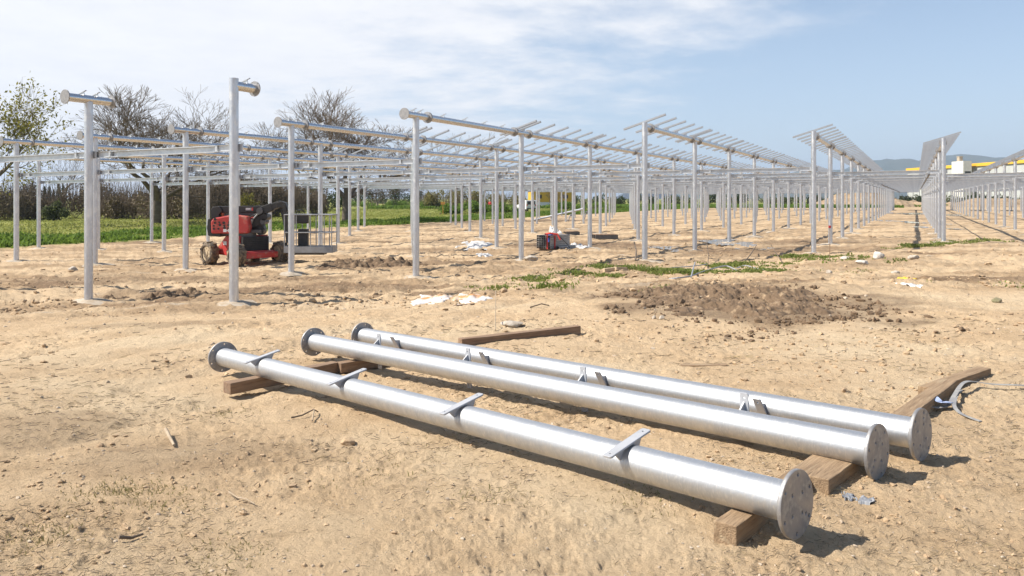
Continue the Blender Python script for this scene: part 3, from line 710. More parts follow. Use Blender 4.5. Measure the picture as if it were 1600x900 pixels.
def build_bracket():
    mb = MB(); L = .36; h = TR + .010
    # saddle: plate across the tube whose lower edge follows the tube
    a1 = rad(62); n = 12
    arc = [(TR * math.sin(t), TR * math.cos(t)) for t in np.linspace(-a1, a1, n)]
    poly = [(-.125, h), *[(TR * 1.02 * math.sin(-a1) - .006, TR * math.cos(a1) - .03)], *[(u * .985, v * .985) for u, v in arc], (TR * 1.02 * math.sin(a1) + .006, TR * math.cos(a1) - .03), (.125, h)]
    # split in strips so that the concave outline fills well
    top = np.linspace(-.125, .125, len(arc))
    for sx in (-.006, .006):
        vs = []
        for (u, v), t in zip(arc, top): vs += [(sx, t, h), (sx, u * .985, v * .985)]
        mb.add(vs, [(2 * i, 2 * i + 1, 2 * i + 3, 2 * i + 2) for i in range(len(arc) - 1)])
    for side_ in (0, len(arc) - 1):
        u, v = arc[side_]; t = top[side_]
        mb.add([(-.006, t, h), (.006, t, h), (.006, u, v), (-.006, u, v)], [(0, 1, 2, 3)])
    me = mb.mesh('bracket', M['bracket'])
    bar = plate_mesh('bar', rrect(.030, L / 2, .012), [circle(.0085, 10, 0, L / 2 - .032), circle(.0075, 10, 0, -L / 2 + .032)], .009, M['bracket'])
    # plate lies in YZ with thickness X: outline u->Y, v->Z ; turn to u->X, v->Y, thickness->Z
    bar.transform(Matrix(((0, 1, 0, 0), (0, 0, 1, 0), (1, 0, 0, 0), (0, 0, 0, 1))))
    bar.transform(Matrix.Translation((0, 0, h + .005)))
    bm = bmesh.new(); bm.from_mesh(me); bm.from_mesh(bar); out = bpy.data.meshes.new('bracket'); bm.to_mesh(out); bm.free()
    out.materials.append(M['bracket'])
    return out
ME['bracket'] = build_bracket()
def small_bracket():
    mb = MB(); h = TR + .05
    mb.box((0, 0, h), (.04, .30, .012)); mb.box((0, 0, TR + .015), (.014, .15, .07))
    return mb.mesh('bracket', M['zinc_flat'])
ME['bracket_far'] = small_bracket()
def rail_mesh(L=1.46):
    mb = MB()                                 # hat profile rail
    for c, d in (((0, 0, .028), (.056, L, .004)), ((-.026, 0, 0), (.004, L, .052)), ((.026, 0, 0), (.004, L, .052)), ((-.038, 0, -.028), (.024, L, .004)), ((.038, 0, -.028), (.024, L, .004))): mb.box(c, d)
    return mb.mesh('module_rail', M['rail'])
ME['rail'] = rail_mesh()
def tube_mesh(name, x0, x1, n=32, r=TR, m='zinc', seams=False):
    mb = MB(); mb.tube((x0, 0, 0), (x1, 0, 0), r, n=n)
    return mb.mesh(name, M[m])
HS = .087 * STEP                                # half length of the stub on a post
ME['stub'] = tube_mesh('tube_stub', -HS, HS)
ME['stub_half'] = tube_mesh('tube_stub', 0, HS)
PL = STEP / 2 - HS - .02
ME['tube'] = tube_mesh('tube', -PL, PL)
PRAD = .090
def column_mesh(L, n=28):
    mb = MB(); mb.tube((0, 0, -L), (0, 0, 0), PRAD, n=n); return mb.mesh('column', M['zinc_post'])
ME['column'] = column_mesh(4.95)
TILT = rad(-17)
RAILH = TR + .085
# far sections: the tube with everything on it in one mesh, too small to show parts
def far_tube_mesh(with_rails=True):
    mb = MB(); mb.tube((-STEP / 2 + .02, 0, 0), (STEP / 2 - .02, 0, 0), TR, n=10)
    for s in (-1, 1):
        mb.tube((s * (PL - .01), 0, 0), (s * (PL + .04), 0, 0), FR, n=12)
    if with_rails:
        R = Matrix.Rotation(TILT, 3, 'X')
        for t in RAILT + [-.48, .48]:
            c = R @ Vector((0, 0, RAILH)); mb.box((t * STEP, c.y, c.z), (.085, 1.46, .060), R)
            mb.box((t * STEP, c.y * .6, c.z * .6), (.02, .14, .12), R)
    return mb.mesh('torque_tube', M['zinc'])
RAILT = [-.285, -.095, .095, .285]
ME['far_tube'] = far_tube_mesh()
def beam_mesh(L):
    """C profile, open side towards -y; length along x"""
    mb = MB(); h, d, t = .145, .055, .004
    mb.box((0, d / 2, 0), (L, t, h)); mb.box((0, 0, h / 2 - t / 2), (L, d, t)); mb.box((0, 0, -h / 2 + t / 2), (L, d, t))
    mb.box((0, -d / 2, h / 2 - .010), (L, t, .020)); mb.box((0, -d / 2, -h / 2 + .010), (L, t, .020))
    return mb.mesh('cross_beam', M['zinc_flat'])
def arm_mesh(L, sides=(-1, 1)):
    mb = MB(); h, d = .13, .05
    a = -L / 2 if -1 in sides else -.1; b = L / 2 if 1 in sides else .1; c = (a + b) / 2; l = b - a
    mb.box((c, .006, 0), (l, .005, h)); mb.box((c, -.02, h / 2), (l, d, .005)); mb.box((c, -.02, -h / 2), (l, d, .005))
    for s in sides: mb.box((s * (L / 2 - .05), -.030, 0), (.055, .012, .10))
    mb.box((0, -.035, 0), (.30, .02, .16))
    return mb.mesh('beam_arm', M['zinc_flat'])
CSTEP = math.hypot(RPX, RPZ * F) / U
ARM = .125 * CSTEP
for nm_, sd_ in (('arm', (-1, 1)), ('arm_left', (-1,)), ('arm_right', (1,))): ME[nm_] = arm_mesh(2 * ARM + .16, sd_)
ME['beam'] = beam_mesh(CSTEP - 2 * ARM)
def footing_mesh(seed):
    rg_ = np.random.default_rng(seed); mb = MB(); n = 26
    for j, (rr_, zz) in enumerate(((.34, .045), (.55, .012))): pass
    ring = []
    for ri, zz in ((.0, .04), (.13, .04), (.24, .025), (.42, -.05)):
        ring.append([(ri * math.cos(6.283 * i / n) * (1 + .5 * float(vnoise(i * .7, ri * 3, seed))) * 1.5, ri * math.sin(6.283 * i / n) * (1 + .5 * float(vnoise(i * .7 + 9, ri * 3, seed))), zz + .03 * float(vnoise(i * .9, ri * 9, seed + 1))) for i in range(n)])
    vs = [p for r in ring for p in r]
    mb.add(vs, [(j * n + i, j * n + (i + 1) % n, (j + 1) * n + (i + 1) % n, (j + 1) * n + i) for j in range(3) for i in range(n)], True)
    return mb.mesh('concrete_footing', M['concrete'])
ME['foot'] = [footing_mesh(i) for i in range(4)]

ORD = ['', 'first', 'second', 'third', 'fourth', 'fifth', 'sixth', 'seventh', 'eighth', 'ninth', 'tenth', 'eleventh', 'twelfth', 'thirteenth', 'fourteenth', 'fifteenth', 'sixteenth', 'seventeenth', 'eighteenth', 'nineteenth', 'twentieth', 'twenty-first', 'twenty-second', 'twenty-third', 'twenty-fourth']
ROWW = {6: 'leftmost row', 5: 'second row from the left', 4: 'third row from the left', 3: 'fourth row from the left', 2: 'fifth row from the left', 1: 'row nearest the red lift wheels', 0: 'row of the tallest front post', -1: 'row behind the weedy stones', -2: 'row left of the central lane', -3: 'row right of the central lane', -4: 'first row right of the lane', -5: 'second row right of the lane', -6: 'third row right of the lane'}
ROWW[-3] = 'row along the lane, right side'; ROWW[-4] = 'second row right of the lane'; ROWW[-5] = 'third row right of the lane'; ROWW[-6] = 'fourth row right of the lane'
POSTLAB = {(1, 0): 'front left post carrying a short lone tube stub with white flange', (0, 0): 'tallest front post, in front of the red lift, with stub pointing away',
           (0, 1): 'front middle post under a white flanged tube end', (1, 1): 'post in front of the lift basket, under a white flanged tube end', (-1, 2): 'post rising from the weeds and pale wood blocks',
           (-2, 3): 'post at the grass strip, left of the white rocks', (-3, 4): 'first post right of the central lane, behind the short grass'}
def in_view(x, y, m=70): return y > .5 and -m < px_of(x, y) < 1600 + m
count = {}
first_k = {}
for r in sorted(K0, reverse=True):
    for k in range(K0[r], KEND + 1):
        x, y = lat(r, k)
        if in_view(x, y, 6): first_k.setdefault(r, k)
def root_frame(x, y, z): return Matrix.Translation((x, y, z)) @ Matrix.Rotation(RANG, 4, 'Z')
nposts = 0
def rails_on(r, k): return k >= {0: 2, 1: 2, 2: 3, 3: 3, 4: 3, 5: 3, 6: 3}.get(r, 0)
CROSSROT = math.atan2(PD.y, PD.x) - RANG
for r in sorted(K0, reverse=True):
    for k in range(K0[r], KEND + 1):
        x, y = lat(r, k); Z = y * U / F
        ok = in_view(x, y) or (r, k) in ((2, 0),)
        zt = ztube(r); zg = gz(x, y)
        end = r in (0, -1, -2, -3) and k == K0[r]
        if ok:
            i = k - first_k.get(r, k) + 1
            lab = POSTLAB.get((r, k)) or 'galvanised post, %s from the front in the %s' % (ORD[i] if i > 0 else 'first', ROWW[r])
            root = empty('steel_post', (x, y, zg), RANG, lab, 'steel post', 'galvanised posts of the solar structure'); nposts += 1
            near = Z < 13
            top = zt - zg + (TR + .05 if end else -TR * .6)
            inst('column', ME['column'], root, (0, 0, top))
            rl = rails_on(r, k)
            if near:
                inst('tube_stub', ME['stub_half' if end else 'stub'], root, (0, 0, zt - zg))
                for s in ((1,) if end else (-1, 1)):
                    f = inst('flange', ME['flange' if Z < 8 else 'flange_far'], root, (s * (HS - .009), 0, zt - zg))
                for t in (() if (end and not rl) else (.02,) if end else (-.021, .03)):
                    inst('bracket', ME['bracket_far'], root, (t * STEP, 0, zt - zg), (TILT, 0, 0))
                    if rl:
                        c = Matrix.Rotation(TILT, 3, 'X') @ Vector((0, 0, RAILH))
                        inst('module_rail', ME['rail'], root, (t * STEP, c.y, zt - zg + c.z), (TILT, 0, 0))
                if end and (r, k) == (0, 0):
                    inst('bracket', ME['bracket_far'], root, (.05 * STEP, 0, zt - zg), (TILT, 0, 0))
                if Z < 9.5:
                    inst('concrete_footing', ME['foot'][nposts % 4], root, (.05, .02, .02), (0, 0, nposts * 1.3))
            if Z < 16:
                hasl = (r + 1) in K0 and k >= K0[r + 1]; hasr = (r - 1) in K0 and k >= K0[r - 1]
                if hasl or hasr: inst('beam_arm', ME['arm' if hasl and hasr else 'arm_left' if hasl else 'arm_right'], root, (.12, 0, zbeam(r) - zg), (0, 0, CROSSROT))
        # tube from this post to the next
        if k < KEND and (r, k) not in ((1, 0), (0, 0), (2, 0)):
            x2, y2 = lat(r, k + 1); xm, ym = (x + x2) / 2, (y + y2) / 2
            if in_view(x, y) or in_view(x2, y2):
                i = max(1, k - first_k.get(r, k) + 1)
                lab = 'galvanised torque tube, %s span of the %s' % (ORD[i], ROWW[r]) + (', with rails' if rails_on(r, k) else ', bare without rails')
                if Z < 13:
                    root = empty('torque_tube', (xm, ym, zt), RANG, lab, 'torque tube', 'torque tubes on the posts')
                    inst('tube', ME['tube'], root)
                    for s in (-1, 1): inst('flange', ME['flange' if Z < 8 else 'flange_far'], root, (s * (PL - .004), 0, 0))
                    for t in RAILT:
                        inst('bracket', ME['bracket_far'], root, (t * STEP, 0, 0), (TILT, 0, 0))
                        if rails_on(r, k):
                            c = Matrix.Rotation(TILT, 3, 'X') @ Vector((0, 0, RAILH))
                            inst('module_rail', ME['rail'], root, (t * STEP, c.y, c.z), (TILT, 0, 0))
                else:
                    root = inst('torque_tube', ME['far_tube'], None, (xm, ym, zt), (0, 0, RANG)); tag(root, lab, 'torque tube', 'torque tubes on the posts')
                if k >= KEND - 2:
                    c = Matrix.Rotation(TILT, 3, 'X') @ Vector((0, 0, RAILH + .04)); mb = MB(); mb.box((0, c.y, c.z), (STEP - .1, 2.2, .04), Matrix.Rotation(TILT, 3, 'X'))
                    mb.build('solar_panel', M['panel'], root)
        # cross beam to the next row on the right
        if r - 1 in K0 and k >= K0[r - 1]:
            x2, y2 = lat(r - 1, k); a = Vector((x, y, zbeam(r))); b = Vector((x2, y2, zbeam(r - 1)))
            a += RD * .12; b += RD * .12
            if in_view(x, y, 0) or in_view(x2, y2, 0) or px_of(x, y) * px_of(x2, y2) < 0:
                d = (b - a); mid = (a + b) / 2 + Vector((0, 0, 0.0)); X = d.normalized(); Zv = Vector((0, 0, 1)); Y = Zv.cross(X).normalized(); Zv = X.cross(Y)
                mtx = Matrix((X, Y, Zv)).transposed().to_4x4(); mtx.translation = mid
                i = max(1, k - max(first_k.get(r, k), 0) + 1)
                o = inst('cross_beam', ME['beam'], None, matrix=mtx)
                tag(o, 'galvanised cross beam at the %s post of the %s, reaching right' % (ORD[i], ROWW[r]), 'steel beam', 'cross beams linking the rows')
print('posts', nposts)
for qr, k0_, k1_, lab in ((-2.88, 4, 14, 'thin grey conduit slung under the beams beside the right lane row'), (-2.27, 8, 20, 'thin grey conduit slung under the beams beside the left lane row')):
    a = lat(qr, k0_); b = lat(qr, k1_); z = zbeam(qr) - .10
    mb = MB(); n = 14; pts = [Vector((a[0] + (b[0] - a[0]) * i / n, a[1] + (b[1] - a[1]) * i / n, z - .04 * (i % 2))) for i in range(n + 1)]
    mb.path(pts, .035, 6); tag(mb.build('conduit', M['dkgrey']), lab, 'conduit')

# ------------------------------------------------------------------ the three pipes on the ground
def pipe_on_ground(pl, zl, pr, zr, roll, bxs, label, bside=False):
    a = P(pl[0], pl[1], zl); b = P(pr[0], pr[1], zr)
    d = b - a; L = d.length; X = d.normalized(); Y = Vector((0, 0, 1)).cross(X).normalized(); Zv = X.cross(Y)
    root = empty('steel_pipe', a, 0, label, 'pipe', 'loose flanged pipes lying on timbers')
    mtx = Matrix((X, Y, Zv)).transposed().to_4x4(); mtx.translation = a; root.matrix_world = mtx
    root.rotation_mode = 'XYZ'
    mb = MB(); n = 64; seg = 24
    for i in range(seg): mb.tube((L * i / seg, 0, 0), (L * (i + 1) / seg, 0, 0), TR, n=n, caps=False)
    me = mb.mesh('tube', M['zinc_pipe']); bm = bmesh.new(); bm.from_mesh(me); bmesh.ops.remove_doubles(bm, verts=bm.verts, dist=1e-5); bm.to_mesh(me); bm.free()
    inst('tube', me, root)
    inst('flange', ME['flange'], root, (0, 0, 0), (roll, 0, 0)); inst('flange', ME['end_plate'], root, (L, 0, 0), (roll, 0, 0))
    for bx in bxs:
        # parameter along the pipe whose picture column is bx
        lo, hi = 0.0, 1.0
        for _ in range(40):
            t = (lo + hi) / 2; p = a + d * t + Vector((0, 0, TR))
            if px_of(p.x, p.y) < bx: lo = t
            else: hi = t
        inst('bracket', ME['bracket'], root, (t * L, 0, 0), (roll, 0, 0))
    return root, a, b
# local +y of a pipe points away from the camera; rolling by +a lifts the far edge
pipe1, p1a, p1b = pipe_on_ground((348.5, 557.5), 1.435, (1243, 787), .638, rad(12), (413, 546, 726, 985), 'nearest loose flanged pipe, brackets lying flat on top')
pipe2, p2a, p2b = pipe_on_ground((490, 534), 1.549, (1370, 705.5), .779, rad(-88), (579, 718, 898, 1151), 'middle loose flanged pipe, brackets standing upright behind it')
pipe3, p3a, p3b = pipe_on_ground((567, 524.5), 1.63, (1438, 678.6), .829, rad(122), (634, 774, 957, 1205), 'farthest loose flanged pipe, brackets turned towards the near pipes')

# ------------------------------------------------------------------ timbers
def beam_timber(A, B, h, w, label, m='timber', sink=.012):
    """A, B picture points of the lower near edge on the ground"""
    a = G(*A) if len(A) == 2 else Vector(A); b = G(*B) if len(B) == 2 else Vector(B)
    d = b - a; L = d.length; X = d.normalized(); Y = Vector((0, 0, 1)).cross(X).normalized(); Zv = X.cross(Y)
    mb = MB(); n = 9; rg_ = random.Random(hash(label) % 1000)
    vs = []
    for i in range(n + 1):
        for (u, v) in ((0, 0), (1, 0), (1, 1), (0, 1)):
            vs.append((L * i / n + (rg_.uniform(-.004, .004) if 0 < i < n else 0), w * u + rg_.uniform(-.0025, .0025), h * v + rg_.uniform(-.0025, .0025)))
    fs = [(0, 1, 2, 3), tuple(4 * n + q for q in (3, 2, 1, 0))]
    for i in range(n):
        for j in range(4):
            fs.append((4 * i + j, 4 * i + 4 + j, 4 * i + 4 + (j + 1) % 4, 4 * i + (j + 1) % 4))
    mb.add(vs, fs)
    o = mb.build('timber', M[m], bevel=.005)
    mtx = Matrix((X, Y, Zv)).transposed().to_4x4(); mtx.translation = a - Vector((0, 0, sink)); o.matrix_world = mtx
    return tag(o, label, 'timber', 'timbers under and beside the pipes')
beam_timber((1150.6, 854.7), (1312, 732), .105, -.0 + .115, 'timber under the near pipe end, its cut end facing the camera')
beam_timber((1295, 777), (1372, 719), .105, .125, 'short timber under the middle pipe, its cut end showing beyond the near flange')
beam_timber((1408, 683), (1497, 611), .105, .125, 'timber running out from under the farthest pipe past its flange')
beam_timber((1458, 622), (1549, 588.5), .09, .12, 'timber farthest to the right, lapped behind another', 'timber')
beam_timber((360, 615), (530, 580), .105, .12, 'timber under the left flange end of the near pipe', 'timber_red')
beam_timber((533, 582), (690, 558), .105, .12, 'timber under the left ends of the middle and farthest pipes', 'timber_red')
beam_timber((722, 543), (908, 521.5), .11, .12, 'long reddish timber sticking out behind the farthest pipe', 'timber_red')

# ------------------------------------------------------------------ red boom lift
def build_lift():
    cx, cy = (381 - 800) * 4.75 / U, 4.75 * F / U
    root = empty('boom_lift', (cx, cy, gz(cx, cy) + .0), 0, 'red and black articulated boom lift with a grey railed basket, standing among the posts', 'boom lift')
    K = 4.75 / U                                     # metres per picture unit at this depth
    def q(px_, py, y=0.0): return Vector(((px_ - 381) * K, y, (412.5 - py) * K))
    H = rad(-40); L = Vector((math.cos(H), math.sin(H), 0)); Wd = Vector((-math.sin(H), math.cos(H), 0)); UP = Vector((0, 0, 1))
    R = Matrix((L, Wd, UP)).transposed()
    def loc(a, b, c): return L * a + Wd * b + UP * c + Vector((-.06, .30, 0))
    wb, tr, wr, ww = .86, .84, .385, .30
    # wheels
    for a in (-1, 1):
        for s in (-1, 1):
            c = loc(a * wb, s * tr, wr)
            t = MB(); n = 36
            prof = [(-ww / 2, wr * .70), (-ww / 2, wr * .93), (-ww * .36, wr), (ww * .36, wr), (ww / 2, wr * .93), (ww / 2, wr * .70)]
            vs = [c + Wd * u + (L * math.cos(6.283 * i / n) + UP * math.sin(6.283 * i / n)) * rr for u, rr in prof for i in range(n)]
            t.add(vs, [(j * n + i, j * n + (i + 1) % n, (j + 1) * n + (i + 1) % n, (j + 1) * n + i) for j in range(5) for i in range(n)], True)
            for i in range(18):                     # lugs
                an = 6.283 * i / 18; sg = 1 if i % 2 else -1
                dr = L * math.cos(an) + UP * math.sin(an); tg = L * -math.sin(an) + UP * math.cos(an)
                Mx = Matrix((tg, Wd, dr)).transposed()
                t.box(c + Wd * (sg * ww * .24) + dr * (wr + .002), (.065, ww * .52, .045), Mx)
            wo = t.build('wheel', M['rubber'], root)
            h = MB(); h.tube(c - Wd * (ww * .40), c + Wd * (ww * .40), wr * .70, n=28); h.tube(c - Wd * (ww * .47), c - Wd * (ww * .3), wr * .26, n=18); h.tube(c + Wd * (ww * .47), c + Wd * (ww * .3), wr * .26, n=18)
            for i in range(8):
                an = 6.283 * i / 8
                for sg in (-1, 1):
                    p = c + (L * math.cos(an) + UP * math.sin(an)) * wr * .45 + Wd * sg * ww * .40
                    h.tube(p, p + Wd * sg * .02, .016, n=6)
            h.build('rim', M['rim'], wo)
        ax = MB(); ax.tube(loc(a * wb, -tr, wr), loc(a * wb, tr, wr), .07, n=12); ax.box(loc(a * wb, 0, wr + .02), (.24, .5, .2), R); ax.build('axle', M['red'], root)
    # chassis: side panels, sloped tail, front engine cover
    ch = MB()
    prof = [(-.80, .33), (.98, .26), (1.02, .36), (.98, .50), (.62, .50), (.55, 1.02), (-.30, 1.00), (-.62, .74), (-.86, .56)]
    ch.prism(prof, L, UP, Wd, 1.12, (-.06, .30, 0)); ch.build('chassis', M['red'], root, bevel=.02)
    g = MB(); g.box(loc(.66, -.02, .73), (.14, 1.0, .50), R)
    for i in range(7): g.box(loc(.735, -.02, .53 + i * .066), (.02, .92, .028), R)
    g.build('engine_cover', M['black'], root, bevel=.012)
    sk = MB(); sk.box(loc(1.0, 0, .36), (.16, 1.25, .2), R); sk.build('front_bumper', M['red'], root, bevel=.02)
    lg = MB(); lg.box(loc(-.33, -.567, .74), (.20, .012, .13), R); lg.build('white_plate', M['white'], root)
    la = MB(); la.tube(loc(-.80, -.50, .62), loc(-.84, -.52, .62), .03, n=10); la.build('side_lamp', M['orange'], root)
    # turret and hoods
    tu = MB(); tu.tube((0, 0, .98), (0, 0, 1.12), .42, n=32); tu.box((.1, .1, 1.16), (1.1, .7, .10)); tu.build('turntable', M['dkgrey'], root)
    hd = MB(); hd.prism([(-.93, 1.10), (.30, 1.10), (.36, 1.30), (.30, 1.68), (-.20, 1.74), (-.86, 1.62), (-.95, 1.50)], (1, 0, 0), (0, 0, 1), (0, 1, 0), .34, (0, -.36, 0))
    ho = hd.build('hood', M['red'], root, bevel=.04)
    vt = MB(); rv = random.Random(4)
    for i in range(13):
        px_, pz = -.82 + .16 * (i % 4) + rv.uniform(-.03, .03), 1.28 + .10 * (i // 4) + rv.uniform(-.02, .02); s = rv.uniform(.03, .055)
        hexa = [(s * math.cos(rad(60 * j)), s * math.sin(rad(60 * j))) for j in range(6)]
        vt.prism(hexa, (1, 0, 0), (0, 0, 1), (0, 1, 0), .012, (px_, -.534, pz))
    vt.build('vent_grille', M['black'], ho)
    nb = MB(); nb.box((-.46, -.536, 1.20), (.11, .01, .10)); nb.box((-.30, -.536, 1.20), (.11, .01, .10)); nb.box((-.38, -.536, 1.20), (.06, .01, .03)); nb.build('number_decal', M['white'], ho)
    hd2 = MB(); hd2.prism([(-.93, 1.10), (.30, 1.10), (.30, 1.66), (-.86, 1.62)], (1, 0, 0), (0, 0, 1), (0, 1, 0), .34, (0, .48, 0)); hd2.build('hood', M['red'], root, bevel=.04)
    cw = MB(); cw.prism([(-1.06, 1.02), (-.62, .98), (-.62, 1.12), (-.94, 1.14), (-.95, 1.62), (-1.06, 1.60), (-1.10, 1.3)], (1, 0, 0), (0, 0, 1), (0, 1, 0), 1.1, (0, .06, 0)); cw.build('counterweight', M['black'], root, bevel=.03)
    bc = MB(); bc.tube(q(348, 337), q(348, 334), .05, n=14); bc.tube(q(348, 334), q(348, 329), .062, .05, n=16); bc.build('beacon', M['beacon'], root)
    bp = MB(); bp.tube(q(347, 346), q(347, 336), .02, n=8); bp.build('beacon_pole', M['black'], root)
    # boom: elbow, folded lower arms, main boom
    e = MB()
    def arm(mb, p0, p1, h, w):
        d = (p1 - p0); X = d.normalized(); Y = Vector((0, 1, 0)); Zv = X.cross(Y).normalized(); Y = Zv.cross(X)
        mb.box((p0 + p1) / 2, (d.length, w, h), Matrix((X, Y, Zv)).transposed())
    el = MB(); el.prism([((px_ - 381) * K, (412.5 - py) * K) for px_, py in ((331, 328), (335, 322), (345, 321), (350, 328), (344, 334), (345, 342), (334, 343), (332, 336))], (1, 0, 0), (0, 0, 1), (0, 1, 0), .36, (0, .05, 0)); el.build('elbow', M['black'], root, bevel=.015)
    mb_ = MB(); arm(mb_, q(341, 326.5, .05), q(412, 325.5, .05), .24, .24); mo = mb_.build('main_boom', M['black'], root, bevel=.02)
    dc = MB(); dc.box(q(389.5, 325.5, -.074), (.20, .012, .09)); dc.build('boom_decal', M['grey'], mo)
    dw = MB()
    for dx in (-.065, -.03, .005, .04): dw.box(q(389.5, 325.5, -.081) + Vector((dx, 0, .008)), (.02, .006, .045))
    dw.build('decal_lettering', M['white'], dc and mo)
    dr = MB(); dr.box(q(395.5, 325.5, -.078), (.05, .012, .11)); dr.build('boom_decal', M['red'], mo)
    la2 = MB(); arm(la2, q(345, 337, .10), q(405, 331.5, .10), .12, .22); la2.build('lower_arm', M['dkgrey'], root, bevel=.015)
    la3 = MB(); arm(la3, q(374, 358, .12), q(414, 339, .12), .34, .34); arm(la3, q(380, 361, .12), q(412, 352, .12), .30, .30); la3.tube(q(414, 338, -.1), q(414, 338, .34), .12, n=16); la3.tube(q(407, 360, -.08), q(407, 360, .30), .13, n=16); la3.build('folded_arm', M['black'], root, bevel=.03)
    cy_ = MB(); cy_.tube(q(387, 364, -.12), q(396, 342, -.12), .045, n=12); cy_.tube(q(396, 342, -.12), q(404, 334, -.12), .025, n=10); cy_.build('hydraulic_cylinder', M['grey'], root)
    hs = MB()
    for i in range(5):
        y = -.16 + .05 * i; pts = [q(381 + i * 2, 352, y), q(388 + i, 340 - i, y - .05), q(400, 334 + i, y), q(411, 330 + i, y)]
        hs.path(pts, .014, 6)
    hs.build('hose', M['black'], root)
    kn = MB(); kn.tube(q(408, 328, -.18), q(408, 328, .28), .11, n=18); kn.tube(q(412, 345, -.10), q(412, 345, .30), .10, n=18); kn.build('pivot_pin', M['dkgrey'], root)
    fj = MB(); arm(fj, q(410, 327.5, .05), q(426, 322, .05), .28, .26); arm(fj, q(423, 323, .05), q(439, 316.5, .05), .22, .24); fj.build('fly_boom', M['black'], root, bevel=.02)
    hd3 = MB(); hd3.prism([((px_ - 381) * K, (412.5 - py) * K) for px_, py in ((432, 316), (440, 313), (447, 316), (451, 328), (447, 331), (441, 323), (433, 324))], (1, 0, 0), (0, 0, 1), (0, 1, 0), .26, (0, .05, 0)); hd3.build('jib_head', M['black'], root, bevel=.015)
    jb = MB(); arm(jb, q(445, 318, -.04), q(450.5, 378, -.04), .11, .12); arm(jb, q(438, 322, .12), q(447, 366, .12), .08, .12); jb.build('jib', M['black'], root, bevel=.008)
    # basket
    bx0, bx1 = 449.5, 523; y0, y1 = -.42, .36
    bk = empty('basket', (0, 0, 0)); bk.parent = root
    f = MB(); za, zb = (394 - 0), 383.5
    p0, p1 = q(bx0, 392.5), q(bx1, 383.0)
    for yy in (y0, y1): f.box(((p0.x + p1.x) / 2, yy, (p0.z + p1.z) / 2), (p1.x - p0.x, .03, p1.z - p0.z))
    for xx in (p0.x, p1.x): f.box((xx, (y0 + y1) / 2, (p0.z + p1.z) / 2), (.03, y1 - y0 - .034, p1.z - p0.z))
    f.box(((p0.x + p1.x) / 2, (y0 + y1) / 2, p0.z + .03), (p1.x - p0.x - .04, y1 - y0 - .04, .03)); f.build('basket_floor', M['grey'], bk)
    rl = MB(); zt_ = q(0, 334).z; zm = q(0, 361.5).z; zf = p1.z
    for z in (zt_, zm):
        for yy in (y0, y1): rl.tube((p0.x, yy, z), (p1.x, yy, z), .019, n=10)
        rl.tube((p1.x, y0, z), (p1.x, y1, z), .019, n=10)
        rl.tube((p0.x, y0, z), (p0.x, y1, z), .019, n=10)
    for px_ in (449.8, 468, 490, 511, 522.5):
        for yy in (y0, y1): rl.tube((q(px_, 0).x, yy, p0.z), (q(px_, 0).x, yy, zt_), .017, n=10)
    rl.build('railing', M['grey'], bk)
    cb = MB(); cb.box(((468 - 381) * K, .20, (412.5 - 341) * K), (.52, .22, .32)); cb.build('control_box', M['black'], root, bevel=.03)
    cb2 = MB(); cb2.box(((471.5 - 381) * K, .22, (412.5 - 370) * K), (.34, .20, .58)); cb2.build('tool_box', M['black'], root, bevel=.02)
    hp = MB(); hp.path([q(462, 333, .1), q(463, 327.5, .1), q(472, 327, .1), q(474, 331, .1)], .018, 8); hp.build('guard_bar', M['black'], root)
    un = MB(); arm(un, q(452, 380, 0), q(463, 396, 0), .10, .20); un.box(q(486, 395, 0), (1.0, .4, .06)); un.build('basket_support', M['dkgrey'], root)
build_lift()

